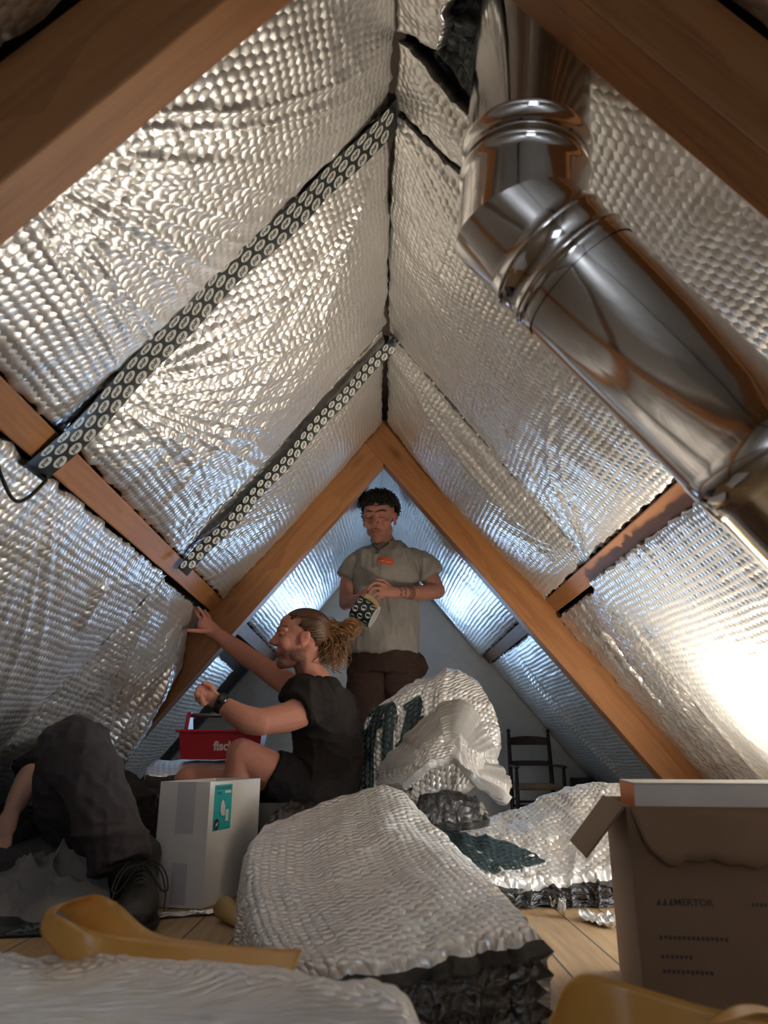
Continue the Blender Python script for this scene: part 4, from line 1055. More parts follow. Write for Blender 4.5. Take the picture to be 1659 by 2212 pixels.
def head_parts(c, f, u, s=1.0):
    """solid shapes of a head; local axes r (right), f (forward), u (up)"""
    f = Vector(f).normalized(); r = f.cross(Vector(u)).normalized(); u = r.cross(f).normalized(); c = Vector(c)
    fr = (r, f, u)
    def L(x, y, z): return c+(r*x+f*y+u*z)*s
    def E(x, y, z, a, b, d): return sphere_vf(L(x, y, z), (a*s, b*s, d*s), 24, 16, fr)
    p = [E(0, -.012, .038, .077, .097, .080), E(0, .022, .0, .066, .070, .095), E(0, .030, -.045, .054, .056, .060), E(0, .020, .060, .064, .070, .050)]
    p += [E(0, .066, -.098, .022, .021, .018), E(0, .05, -.088, .036, .036, .024)]
    for k in (-1, 1):
        p += [E(k*.044, .004, -.055, .021, .040, .032), E(k*.040, .058, -.018, .026, .028, .026), E(k*.031, .074, .016, .0165, .0155, .013),
              limb([L(k*.012, .091, .034), L(k*.036, .086, .038), L(k*.054, .068, .032)], [.009*s, .010*s, .007*s], n=10),
              E(k*.077, -.010, .0, .008, .020, .031), E(k*.082, -.020, .010, .007, .012, .020), E(k*.079, -.004, -.026, .007, .009, .010), E(k*.013, .098, -.020, .0095, .012, .009)]
    p += [limb([L(0, .088, .030), L(0, .099, .008), L(0, .112, -.014)], [.0085*s, .0095*s, .0125*s], n=12)]
    p += [limb([L(-.022, .081, -.055), L(-.008, .092, -.048), L(0, .092, -.0495), L(.008, .092, -.048), L(.022, .081, -.055)], [.004*s, .0065*s, .006*s, .0065*s, .004*s], n=10),
          limb([L(-.020, .080, -.060), L(0, .090, -.0635), L(.020, .080, -.060)], [.004*s, .0075*s, .004*s], n=10)]
    return p, (r, f, u), L
def local(co, c, fr, s=1.0):
    d = (co-np.array(c))/s; return d@np.array(fr[0]), d@np.array(fr[1]), d@np.array(fr[2])
def blend(col, m, c): return col*(1-m[:, None])+np.array(c)*m[:, None]
def face_color(co, col, c, fr, s=1.0, beard=(.20, .10, .065), stub=.5, brow=(.05, .028, .018)):
    x, y, z = local(co, c, fr, s)
    near = (np.abs(x) < .11) & (np.abs(y) < .16) & (np.abs(z) < .16)
    g = lambda a, b, w: np.exp(-((a-b)/w)**2)
    bm_ = smooth01((-.035-z+.25*(.055-np.clip(y, -.05, .055)))/.02)*smooth01((y+.035)/.02)*near
    bm_ = bm_*(1-.9*g(z, -.015, .018))
    mus = .6*g(z, -.040, .006)*smooth01((y-.06)/.02)*g(x, 0, .026)
    col = blend(col, np.clip(np.maximum(bm_, mus)*stub*(.8+.3*fbm(co[:, 0]*150, co[:, 1]*150, co[:, 2]*150, 2, 3)), 0, 1), beard)
    lips = (g(z, -.055, .0085)*g(x, 0, .021))*(y > .074)
    col = blend(col, np.clip(lips*1.2, 0, .85), (.42, .12, .095))
    mouth = g(z, -.0563, .0022)*(np.abs(x) < .022)*(y > .074); col = blend(col, mouth*.9, (.10, .02, .018))
    cheek = np.exp(-((np.abs(x)-.042)/.02)**2-((z+.015)/.02)**2)*(y > .03); nose = np.exp(-(x/.016)**2-((z+.012)/.018)**2)*(y > .08)
    col = blend(col, np.clip(cheek*.4+nose*.45, 0, .6)*near, (.56, .17, .125))
    ears = (np.abs(x) > .072)*(np.abs(z) < .04)*near*1.0; col = blend(col, ears*.35, (.58, .18, .13))
    for k in (-1, 1):
        xb = x*k; arch = .040+.006*g(xb, .036, .015)
        b = smooth01((xb-.010)/.006)*smooth01((.056-xb)/.008)*g(z, arch, .0048)*(y > .05); col = blend(col, b*.85, brow)
        lid = g(z, .0105+.10*(xb-.031)**2*8, .0024)*smooth01((xb-.015)/.004)*smooth01((.048-xb)/.004)*(y > .05); col = blend(col, lid*.95, (.03, .015, .01))
        soc = np.exp(-((xb-.024)/.018)**2-((z-.016)/.014)**2)*(y > .05); col = blend(col, soc*.3, (.30, .11, .08))
    return col
def bvh_of(o):
    from mathutils.bvhtree import BVHTree
    me = o.data; return BVHTree.FromPolygons([v.co.copy() for v in me.vertices], [tuple(p.vertices) for p in me.polygons])
def drape(name, tree, polys_px, mat, parent, lift=.0015, th=.0):
    """surface patches lying on a garment: each polygon is given by image points, found on the cloth and lifted slightly"""
    V = []; Fc = []; O = Vector((0, 0, H))
    for poly in polys_px:
        o = len(V); ok = []
        for (px, py) in poly[0]:
            d = Vector(ray(px, py)).normalized(); h = tree.ray_cast(O, d)
            if h[0] is None: h = (O+d*3.9, -d)
            V.append(h[0]+(h[1] if h[1].dot(d) < 0 else -h[1])*lift)
        Fc += [tuple(i+o for i in f) for f in poly[1]]
    return mesh(name, V, Fc, mat, parent)
def qgrid(c0, c1, c2, c3, n=8, m=8):
    pts = []
    for i in range(n+1):
        for j in range(m+1):
            u, v = i/n, j/m
            pts.append(((1-u)*(1-v)*c0[0]+u*(1-v)*c1[0]+u*v*c2[0]+(1-u)*v*c3[0], (1-u)*(1-v)*c0[1]+u*(1-v)*c1[1]+u*v*c2[1]+(1-u)*v*c3[1]))
    return pts, grid_faces(n+1, m+1)
def finger(pts, r0=.0088, r1=.0068, n=10): return limb(pts, [r0+(r1-r0)*k/(len(pts)-1) for k in range(len(pts))], seg=4, n=n)
def wrinkles(amp, sx, seed, lo=None):
    def f(co):
        x, y, z = co[:, 0], co[:, 1], co[:, 2]
        a = 1-np.abs(vnoise(x*sx[0]+.8*fbm(x*3, y*3, z*3, 2, seed), y*sx[1], z*sx[2], seed))
        b = 1-np.abs(vnoise(x*sx[0]*1.9, y*sx[1]*1.9, z*sx[2]*1.9+x*4, seed+3))
        c = 1-np.abs(vnoise(x*sx[0]*4.3+z*5, y*sx[1]*4.3, z*sx[2]*4.3, seed+6))
        return amp*(a**4+.5*b**4+.28*c**3-.42)
    return f
# ---- standing man
YS = 3.9
def PS(px, py, dy=0.0): return P(px, py, YS+dy)
man = empty('person', (PS(830, 1410).x, YS, 0)); tag(man, 'standing curly haired man in grey t-shirt and brown trousers, looking down at a tape roll', 'person')
hc = PS(819, 1121, -.06); hf = Vector((-.22, -.90, -.34)); hu = Vector((-.05, -.3, 1))
HS = 1.09
hp, hfr, HL = head_parts(hc, hf, hu, HS)
nb = PS(834, 1182, .02)
sh_l, sh_r = PS(774, 1212, .02), PS(896, 1209, .02)
el_l, wr_l = PS(749, 1302, .0), PS(779, 1292, -.2)
el_r, wr_r = PS(943, 1276, -.02), PS(860, 1279, -.22)
body = hp+[limb([HL(0, -.02, -.02), HL(0, -.035, -.09), nb, nb+Vector((0, 0, -.08))], [.056, .056, .062, .07]),
    loft([(PS(833, 1190), Vector((.10, 0, 0)), Vector((0, .07, 0))), (PS(832, 1240), Vector((.14, 0, 0)), Vector((0, .09, 0))), (PS(830, 1400), Vector((.14, 0, 0)), Vector((0, .09, 0)))]),
    limb([sh_l+Vector((.03, 0, 0)), PS(757, 1250), el_l], [.055, .050, .043]), limb([el_l, PS(763, 1300, -.1), wr_l], [.043, .040, .027], flat=.9),
    limb([sh_r-Vector((.03, 0, 0)), PS(925, 1245, .01), el_r], [.055, .052, .045]), limb([el_r, PS(908, 1281, -.11), wr_r], [.046, .042, .027], flat=.95),
    limb([wr_r, PS(848, 1279, -.25), PS(828, 1276, -.26)], [.026, .030, .034], flat=.75, up=(0, 1, 0)),
    finger([PS(834, 1265, -.27), PS(812, 1259, -.285), PS(800, 1266, -.30), PS(794, 1275, -.31)]), finger([PS(830, 1272, -.27), PS(808, 1271, -.30), PS(799, 1279, -.32), PS(796, 1287, -.325)]),
    finger([PS(830, 1280, -.27), PS(811, 1283, -.30), PS(803, 1290, -.32), PS(801, 1298, -.325)]), finger([PS(832, 1286, -.26), PS(817, 1292, -.29), PS(810, 1299, -.31), PS(809, 1304, -.315)], .0078, .006),
    finger([PS(842, 1266, -.25), PS(828, 1254, -.25), PS(814, 1252, -.26)], .010, .008),
    limb([wr_l, PS(784, 1288, -.23), PS(789, 1284, -.25)], [.026, .030, .030], flat=.75, up=(0, 1, 0)),
    finger([PS(788, 1277, -.25), PS(796, 1272, -.28), PS(803, 1275, -.29)]), finger([PS(786, 1284, -.26), PS(778, 1290, -.31), PS(774, 1300, -.33), PS(776, 1309, -.34)]),
    finger([PS(783, 1289, -.26), PS(771, 1297, -.30), PS(767, 1307, -.32), PS(770, 1315, -.33)]), finger([PS(790, 1290, -.25), PS(782, 1296, -.31), PS(782, 1306, -.335), PS(784, 1312, -.34)]),
    finger([PS(781, 1292, -.24), PS(766, 1300, -.27), PS(761, 1308, -.29)], .0078, .006)]
def col_man(co):
    n = len(co); col = np.tile(SKCOL, (n, 1)); col = face_color(co, col, hc, hfr, HS, stub=.42)
    # forearm tattoos: thin rings and a band of meander by the wrist
    a = np.array(el_r); b = np.array(wr_r); d = (b-a); L = np.linalg.norm(d); d = d/L; t = (co-a)@d; rad = np.linalg.norm(co-a-t[:, None]*d, axis=1)
    on = (rad < .07) & (t > .3*L) & (t < L+.05)
    s = (t-(L-.085))
    rings = ((np.abs(s) < .005)+(np.abs(s-.012) < .003)+(np.abs(s-.020) < .0025)+(np.abs(s-.028) < .0025)+(np.abs(s-.056) < .0025)+(np.abs(s-.088) < .0028)) > 0
    zz = np.abs((s-.072)-.008*np.sign(np.sin(co[:, 2]*330))) < .0028
    return blend(col, (on & (rings | zz))*.8, (.035, .028, .026))
bo = fuse('body', body, .0038, SKIN, man, 2, colorf=col_man)
SHIRT_G = cloth('grey_tshirt_cotton', (.34, .315, .28))
V1 = Vector
tors = loft([(PS(836, 1174, .02), V1((.060, 0, .0)), V1((0, .060, 0))), (PS(835, 1184, .02), V1((.105, 0, 0)), V1((0, .078, 0))), (PS(834, 1203, .01), V1((.155, 0, 0)), V1((0, .100, 0))), (PS(833, 1240, 0), V1((.172, 0, 0)), V1((0, .118, 0))),
             (PS(831, 1290, 0), V1((.166, 0, 0)), V1((0, .118, 0))), (PS(830, 1350, 0), V1((.170, 0, 0)), V1((0, .122, 0))), (PS(829, 1400, 0), V1((.178, 0, 0)), V1((0, .128, 0))), (PS(829, 1411, 0), V1((.180, 0, 0)), V1((0, .130, 0)))], 36)
slv = [limb([sh_l+V1((.035, 0, .005)), PS(764, 1222), PS(750, 1248, -.0)], [.060, .060, .057], round_=False), limb([sh_r-V1((.035, 0, -.005)), PS(912, 1218, .01), PS(930, 1244, .01)], [.062, .064, .063], round_=False),
       sphere_vf(sh_l+V1((.03, 0, 0)), .060), sphere_vf(sh_r-V1((.03, 0, 0)), .060)]
ts = fuse('t_shirt', [tors]+slv, .0055, SHIRT_G, man, 3, disp=wrinkles(.017, (9, 6, 3.4), 4))
tree = bvh_of(ts)
PANTS_B = cloth('brown_work_trousers', (.060, .034, .026))
hip = PS(829, 1432)
pants = [loft([(PS(829, 1403), V1((.178, 0, 0)), V1((0, .118, 0))), (PS(830, 1425), V1((.186, 0, 0)), V1((0, .125, 0))), (PS(829, 1455), V1((.19, 0, 0)), V1((0, .125, 0)))], 32)]
for s in (-1, 1):
    pants.append(limb([hip+V1((s*.085, 0, -.03)), V1((hip.x+s*.10, YS-.01, .50)), V1((hip.x+s*.11, YS+.01, .13))], [.105, .082, .075], n=22, round_=False))
pants.append(sphere_vf(PS(908, 1438, .0), (.028, .06, .06)))
fuse('trousers', pants, .007, PANTS_B, man, 3, disp=wrinkles(.014, (5, 4, 9), 8))
for s in (-1, 1):
    x = hip.x+s*.12
    bt = fuse('boot', [loft([(V1((x, YS+.06, .06)), V1((.038, 0, 0)), V1((0, 0, .055))), (V1((x, YS-.03, .07)), V1((.046, 0, 0)), V1((0, 0, .064))), (V1((x, YS-.14, .045)), V1((.05, 0, 0)), V1((0, 0, .038))), (V1((x, YS-.20, .035)), V1((.034, 0, 0)), V1((0, 0, .026)))]),
                       limb([V1((x, YS+.02, .07)), V1((x, YS+.02, .16))], [.05, .052])], .008, BLACK, man, 2)
# chest print, necklace, pendant
OR = simple('orange_print_and_glow', (.72, .115, .035), .6)
drape('chest_print', tree, [qgrid((818, 1203), (836, 1203), (835, 1219), (816, 1217)), qgrid((834, 1206), (850, 1207), (849, 1221), (832, 1219))], OR, man, .0015)['label'] = 'orange chest print'
drape('print_lines', tree, [qgrid((818.5+k*3.2, 1210.5), (821+k*3.2, 1210.2), (821+k*3.2, 1212.2), (818.5+k*3.2, 1212.6), 1, 1) for k in range(4)]+[qgrid((834+k*3.2, 1213.3), (836.5+k*3.2, 1213.6), (836.5+k*3.2, 1215.6), (834+k*3.2, 1215.3), 1, 1) for k in range(4)], simple('pale_letter', (.75, .45, .36), .6), man, .0022)
def on(tree, px, py, lift):
    O = V1((0, 0, H)); d = V1(ray(px, py)).normalized(); h = tree.ray_cast(O, d)
    return (h[0]-d*lift) if h[0] is not None else O+d*3.9
neck = [PS(848, 1158, -.0), PS(845, 1166, -.03)]+[on(tree, *q, .004) for q in ((838, 1174), (829, 1181), (821, 1186))]
neckl = [PS(801, 1165, -.0), PS(803, 1171, -.06)]+[on(tree, *q, .004) for q in ((807, 1178), (812, 1183), (816, 1186))]
V, Fc = merge([tube_vf(spline([list(p) for p in neck+neckl[::-1]], 40), .0022, 8)])
nk = mesh('necklace', V, Fc, BLACK, man)
pc = on(tree, 816, 1191, .006)
V, Fc = merge([sphere_vf(pc, (.010, .006, .013)), sphere_vf(pc+V1((-.007, 0, -.010)), (.009, .005, .005))])
mesh('pendant', V, Fc, simple('dark_stone', (.07, .06, .045), .4), nk)
# ring on the finger
# curly hair
HAIR_D = simple('dark_curly_hair', (.017, .011, .008), .55, var=.3); HAIR_B = simple('light_brown_hair', (.085, .036, .013), .42, var=.35)
rnd = random.Random(3)
def curly_hair(parent):
    r, f, u = hfr; parts = []; c0 = HL(0, -.014, .050)
    cap = sphere_vf(c0, (.095, .112, .094), 40, 28, hfr); cv = []
    # keep the cap behind a hairline
    arr = np.array([list(v) for v in cap[0]]); x, y, z = local(arr, c0, hfr)
    nz = fbm(arr[:, 0]*40, arr[:, 1]*40, arr[:, 2]*40, 3, 2)
    nrm = (arr-np.array(c0)); nrm /= np.linalg.norm(nrm, axis=1)[:, None]
    arr = arr+nrm*(.012*nz+.004)[:, None]
    keep = (z+.052 > .060+.0*y) | (y < .015+.5*(z))
    keep = ((z > .012) | (y < -.005)) & (z > -.075)
    Fk = [q for q in cap[1] if all(keep[i] for i in q)]
    parts.append(([V1(a) for a in arr], Fk))
    for k in range(700):
        th, ph = rnd.uniform(0, 2*math.pi), math.acos(rnd.uniform(-.55, 1))
        d = r*(math.sin(ph)*math.cos(th))+f*(math.sin(ph)*math.sin(th))+u*math.cos(ph)
        yy, zz = math.sin(ph)*math.sin(th)*.1, math.cos(ph)*.083
        if not ((zz > .016) or (yy < -.012)) : continue
        if yy > .07 and zz < .03: continue
        p = c0+(r*(math.sin(ph)*math.cos(th)*.100)+f*(math.sin(ph)*math.sin(th)*.116)+u*(math.cos(ph)*.100))
        a, b, e = frame(d, (rnd.uniform(-1, 1), rnd.uniform(-1, 1), rnd.uniform(-1, 1)))
        R0 = rnd.uniform(.006, .016); turns = rnd.uniform(1.0, 1.9); n = 12; ph0 = rnd.uniform(0, 6.28); ax = (a*.6+b*rnd.uniform(-.8, .8)).normalized()
        pts = [p-a*.006+ax*(.022*t/n)+(b*math.cos(ph0+turns*6.28*t/n)+e*math.sin(ph0+turns*6.28*t/n))*R0+a*.004*math.cos(t) for t in range(n+1)]
        parts.append(tube_vf(pts, [.0034*(1-.5*t/n) for t in range(n+1)], 4))
    V, Fc = merge(parts); return mesh('hair', V, Fc, HAIR_D, parent)
curly_hair(man)
# tape roll in his hands
rc = PS(788, 1321, -.40); ax = V1((.86, -.12, -.50)).normalized(); _, ry_, rz_ = frame(ax); RR = .058; RL = .105
roll = empty('tape_roll', rc); tag(roll, 'roll of wide dark tape with white printed discs, held by the standing man', 'tape roll')
def rf(a, b, h):
    t = a/RR; return rc+ax*b+(ry_*math.cos(t)+rz_*math.sin(t))*(RR+h)
printed_strip('tape', rf, 2*math.pi*RR*.999, RL, 3, .0455, .030, [TAPE_BLACK, TAPE_WHITE], roll, nseg=48, ncross=2, flip=False, th=.004, swap=True, dir_=1)
def tube_ring(name, c, ax, r0, r1, L, mat, parent):
    _, y, z = frame(ax); V = []; n = 48
    for (t, r) in ((-L/2, r1), (L/2, r1), (L/2, r0), (-L/2, r0)):
        for k in range(n): a = 2*math.pi*k/n; V.append(c+ax*t+(y*math.cos(a)+z*math.sin(a))*r)
    Fc = [(i*n+k, i*n+(k+1) % n, ((i+1) % 4)*n+(k+1) % n, ((i+1) % 4)*n+k) for i in range(4) for k in range(n)]
    return mesh(name, V, Fc, mat, parent, smooth=False)
tube_ring('tape_core', rc, ax, .038, RR-.002, RL+.003, simple('white_core', (.66, .65, .60), .6), roll)
lp = []
for i in range(14):
    for j in range(4):
        t = math.radians(150-i*9)*-1; q = i/13
        lp.append(PS(790+q*30, 1281+q*26-6*math.sin(q*3.1), -.455)+(V1((-.010, .0, -.022))*(j/3)))
Pg = np.array([list(v) for v in lp]).reshape(14, 4, 3); Vv, A_, B_, rm_ = slab(Pg, .001)
mesh('liner_end', Vv, A_+B_+rm_, simple('tan_liner_pale', (.42, .27, .12), .5), roll)
# ---- seated man reaching out
def Q(px, py, Y): return P(px, py, Y)
sit = empty('person', (Q(700, 1740, 3.0).x, 3.0, 0)); tag(sit, 'seated bearded man with brown ponytail and black t-shirt, reaching left to the foil', 'person')
hc2 = Q(650, 1384, 3.0); hp2, hfr2, HL2 = head_parts(hc2, V1((-1, -.16, .06)), V1((.10, 0, 1)), 1.02)
nb2 = Q(684, 1478, 3.02)
sn, sf = Q(690, 1512, 2.86), Q(655, 1500, 3.15)
eln, wrn = Q(563, 1560, 2.72), Q(474, 1518, 2.74)
elf, wrf = Q(548, 1428, 3.18), Q(470, 1370, 3.17)
hpn, hpf = Q(672, 1722, 2.92), Q(672, 1722, 3.08)
knA, ankA = Q(522, 1628, 2.84), Q(470, 1775, 2.80)
knB, ankB = Q(408, 1688, 2.92), Q(500, 1790, 2.93)
body = hp2+[limb([HL2(0, -.03, -.03), HL2(0, -.04, -.10), nb2, nb2+V1((.02, 0, -.08))], [.056, .057, .064, .075]),
    loft([(Q(690, 1500, 3.01), V1((.07, 0, 0)), V1((0, .12, 0))), (Q(702, 1600, 3.01), V1((.09, 0, 0)), V1((0, .13, 0))), (Q(692, 1720, 3.0), V1((.10, 0, 0)), V1((0, .14, 0)))]),
    limb([sn, Q(632, 1545, 2.79), eln], [.060, .055, .046]), limb([eln, Q(528, 1552, 2.72), wrn], [.048, .047, .029]),
    limb([wrn, Q(458, 1508, 2.74), Q(446, 1498, 2.74)], [.029, .034, .036], flat=.85),
    limb([sf, Q(610, 1470, 3.17), elf], [.055, .050, .041]), limb([elf, Q(512, 1402, 3.18), wrf], [.042, .040, .027]),
    limb([wrf, Q(455, 1358, 3.16), Q(443, 1350, 3.15)], [.027, .032, .034], flat=.6, up=(0, 1, 0)),
    finger([Q(441, 1347, 3.15), Q(431, 1334, 3.14), Q(424, 1322, 3.13), Q(421, 1314, 3.12)]), finger([Q(446, 1342, 3.15), Q(440, 1328, 3.13), Q(433, 1318, 3.11), Q(428, 1312, 3.10)]),
    finger([Q(452, 1343, 3.16), Q(448, 1329, 3.16), Q(442, 1319, 3.15)]), finger([Q(456, 1347, 3.17), Q(453, 1334, 3.18), Q(449, 1326, 3.18)], .0078, .006),
    finger([Q(450, 1362, 3.14), Q(434, 1363, 3.12), Q(418, 1362, 3.10), Q(406, 1362, 3.09)], .011, .008),
    # near fist
    finger([Q(448, 1486, 2.73), Q(434, 1482, 2.71), Q(428, 1491, 2.70), Q(437, 1497, 2.70)], .0095, .0085), finger([Q(444, 1494, 2.72), Q(429, 1492, 2.70), Q(424, 1501, 2.69), Q(434, 1506, 2.69)], .0095, .0085),
    finger([Q(444, 1503, 2.73), Q(430, 1503, 2.70), Q(426, 1511, 2.70), Q(437, 1514, 2.70)], .009, .008), finger([Q(448, 1511, 2.74), Q(436, 1514, 2.71), Q(434, 1520, 2.71), Q(443, 1521, 2.71)], .0085, .007),
    finger([Q(462, 1491, 2.72), Q(452, 1479, 2.70), Q(440, 1476, 2.69)], .011, .0085),
    limb([hpn, Q(600, 1678, 2.88), knA], [.085, .078, .056], n=20), limb([knA+V1((.0, 0, -.01)), Q(512, 1690, 2.85), ankA], [.055, .056, .032], n=18), limb([ankA, ankA+V1((-.10, -.10, -.03))], [.034, .026]),
    limb([hpf, Q(550, 1715, 3.02), knB], [.085, .075, .055], n=20), limb([knB, Q(450, 1755, 2.93), ankB], [.053, .05, .032], n=18)]
def col_sit(co):
    col = np.tile(SKCOL*np.array([1.0, .93, .9]), (len(co), 1)); return face_color(co, col, hc2, hfr2, 1.02, beard=(.075, .036, .022), stub=.9)
fuse('body', body, .0042, SKIN, sit, 2, colorf=col_sit)
SHIRT_K = cloth('black_tshirt_cotton', (.026, .021, .019)); SHORTS_K = cloth('black_work_shorts', (.014, .012, .012))
t2 = loft([(Q(690, 1468, 3.02), V1((.055, 0, -.02)), V1((0, .07, 0))), (Q(692, 1482, 3.02), V1((.095, 0, -.02)), V1((0, .13, 0))), (Q(700, 1508, 3.01), V1((.125, 0, -.01)), V1((0, .19, 0))), (Q(706, 1560, 3.0), V1((.135, 0, 0)), V1((0, .185, 0))), (Q(710, 1620, 3.0), V1((.133, 0, 0)), V1((0, .175, 0))),
           (Q(704, 1680, 3.0), V1((.138, 0, 0)), V1((0, .175, 0))), (Q(698, 1735, 3.0), V1((.135, 0, 0)), V1((0, .18, 0)))], 34)
fuse('t_shirt', [t2, limb([sn+V1((.03, 0, .01)), Q(668, 1520, 2.83), Q(643, 1533, 2.80)], [.074, .074, .072], round_=False, n=20), sphere_vf(sn+V1((.03, .03, 0)), .072), limb([sf+V1((.03, -.02, 0)), Q(640, 1490, 3.16), Q(628, 1481, 3.17)], [.075, .068, .064], round_=False, n=20)],
     .0058, SHIRT_K, sit, 3, disp=wrinkles(.016, (6, 5, 7), 14))
fuse('shorts', [loft([(Q(696, 1705, 3.0), V1((.135, 0, 0)), V1((0, .17, 0))), (Q(692, 1760, 3.0), V1((.145, 0, 0)), V1((0, .18, 0)))]), limb([hpn, Q(620, 1686, 2.89), Q(583, 1668, 2.87)], [.105, .095, .084], n=20, round_=False), limb([hpf, Q(590, 1722, 3.03), Q(560, 1715, 3.02)], [.10, .09, .085], n=20, round_=False)],
     .007, SHORTS_K, sit, 3, disp=wrinkles(.010, (8, 5, 9), 15))
# watch
wd = (wrn-eln).normalized(); wc = wrn-wd*.012
wt = tube_ring('wristwatch', wc, wd, .026, .036, .034, BLACK, sit); bevel(wt, .003)
V, Fc = tube_vf([wc+V1((.004, -.030, .012)), wc+V1((.004, -.040, .014))], .018, 20); mesh('watch_case', V, Fc, simple('watch_glass', (.02, .02, .022), .15), wt)
# swept back hair with ponytail
def ponytail(parent):
    r, f, u = hfr2; parts = []; c0 = HL2(0, -.016, .040); rad = (.083, .105, .087)
    cap = sphere_vf(c0, rad, 44, 30, hfr2); arr = np.array([list(v) for v in cap[0]]); x, y, z = local(arr, c0, hfr2)
    keep = ((z > .040) | (y < .030-.10*np.clip(-z, 0, 1)*3)) & (z > -.085) & (y < .075) & ((z > .0) | (y < .012)) & ((z > -.035) | (y < -.035))
    # bulge over the ear is trimmed, nape kept
    Fk = [q for q in cap[1] if all(keep[i] for i in q)]; parts.append(cap if False else ([V1(a) for a in arr], Fk))
    knot = HL2(0, -.145, .025)
    def on_cap(d, k=1.03):
        d = Vector(d); d.normalize(); return c0+(r*d.x*rad[0]+f*d.y*rad[1]+u*d.z*rad[2])*k
    rd = random.Random(8)
    for k in range(420):
        side = rd.uniform(-1, 1); el = abs(side)
        # start along the hairline from the forehead over the temple to behind the ear and the nape
        t = rd.random(); th = side*math.pi*.62
        if el < .5: s0 = Vector((math.sin(th)*.95, .78-.25*el, .62-.5*el))
        else: s0 = Vector((math.copysign(1, side)*1.0, .38-1.5*(el-.5), .10-1.35*(el-.5)))
        s0.normalize(); e0 = Vector((rd.uniform(-.12, .12), -1, rd.uniform(-.25, .1))).normalized(); n = 12; pts = []; t0 = rd.uniform(0, .45)
        for q in range(n+1):
            tt = t0+(1-t0)*q/n; d = s0.lerp(e0, tt)
            if d.length < .1: d = Vector((0, 0, 1))
            up_ = (1-abs(side))*.55*math.sin(tt*math.pi); d = d.normalized()+Vector((0, 0, up_)); pts.append(on_cap(d, 1.015+.03*math.sin(tt*math.pi)+rd.uniform(-.002, .002)))
        pts.append(knot+V1((rd.uniform(-.01, .01),)*3)); parts.append(tube_vf(pts, [.0022]*(len(pts)-1)+[.002], 4))
    tie = limb([knot-f*.012, knot+f*.010], [.020, .022], n=12); parts.append(tie)
    V, Fc = merge(parts); hr = mesh('hair', V, Fc, HAIR_B, parent); parts = []
    # loose wavy tail: bundles of strands that fall behind the neck
    for k in range(340):
        b = rd.random(); a0 = rd.uniform(0, 6.28); s = rd.uniform(.006, .034); amp = rd.uniform(.007, .018); fq = rd.uniform(9, 16); n = 20
        tgt = [(712, 1358), (736, 1352), (752, 1368), (748, 1392)] if b < .3 else ([(712, 1362), (726, 1385), (722, 1418), (738, 1446)] if b < .75 else [(706, 1368), (700, 1395), (698, 1420), (706, 1440)])
        base = spline([list(Q(px, py, 3.0)) for px, py in tgt], n+1); pts = []; L = rd.uniform(.55, 1.0)
        for q in range(n+1):
            t = q/n*L; i = min(int(t*n), n-1) if t < 1 else n-1; fr2 = min(t*n-i, 1.3); c = Vector(base[i]).lerp(Vector(base[i+1]), fr2)
            sp = s*(.5+1.2*math.sin(min(t, 1)*2.4)); w = amp*math.sin(fq*t+a0)
            pts.append(c+V1((math.cos(a0)*sp+w, math.sin(a0)*sp*1.1+w*.5, math.cos(a0*2.1)*sp*.6+amp*.7*math.cos(fq*t+a0))))
        parts.append(tube_vf(pts, [.0026*(1-.55*q/n) for q in range(n+1)], 4))
    V, Fc = merge(parts); mesh('ponytail', V, Fc, simple('golden_brown_hair', (.23, .105, .035), .38, var=.4), hr)['label'] = 'golden brown wavy ponytail'
ponytail(sit)
# ---- crouching person at the left
cr = empty('person', (Q(200, 1800, 2.6).x, 2.6, 0)); tag(cr, 'person crouching at the far left in dark work trousers, head hidden behind the knee', 'person')
wr3, el3 = Q(26, 1752, 2.42), Q(64, 1680, 2.52)
hd3 = Q(150, 1632, 2.98)
body = [sphere_vf(hd3, (.075, .09, .09)), limb([hd3, Q(165, 1665, 2.92), Q(190, 1700, 2.88)], [.055, .056, .07]),
    loft([(Q(180, 1690, 2.86), V1((.09, 0, .0)), V1((0, .08, 0))), (Q(255, 1820, 2.80), V1((.10, 0, 0)), V1((0, .09, 0)))]),
    limb([Q(150, 1665, 2.84), Q(100, 1655, 2.68), el3], [.05, .046, .040]), limb([el3, Q(46, 1716, 2.46), wr3], [.040, .037, .026]),
    limb([wr3, Q(16, 1775, 2.40), Q(10, 1790, 2.39)], [.026, .032, .035], flat=.6, up=(0, 1, 0)),
    finger([Q(2, 1792, 2.38), Q(-8, 1812, 2.37), Q(-6, 1830, 2.36)]), finger([Q(8, 1797, 2.38), Q(2, 1820, 2.37), Q(4, 1838, 2.36)]), finger([Q(16, 1797, 2.38), Q(13, 1820, 2.37), Q(14, 1838, 2.36)]), finger([Q(21, 1792, 2.39), Q(22, 1812, 2.38), Q(21, 1826, 2.37)], .0078, .006),
    finger([Q(-4, 1775, 2.39), Q(-16, 1786, 2.38), Q(-20, 1800, 2.37)], .010, .008)]
fuse('body', body, .0045, SKIN, cr, 2, colorf=lambda co: np.tile(np.array([.48, .29, .22]), (len(co), 1)))
SHIRT_3 = cloth('faded_black_shirt', (.017, .016, .015)); TROU = cloth('dark_grey_work_trousers', (.050, .043, .047)); 
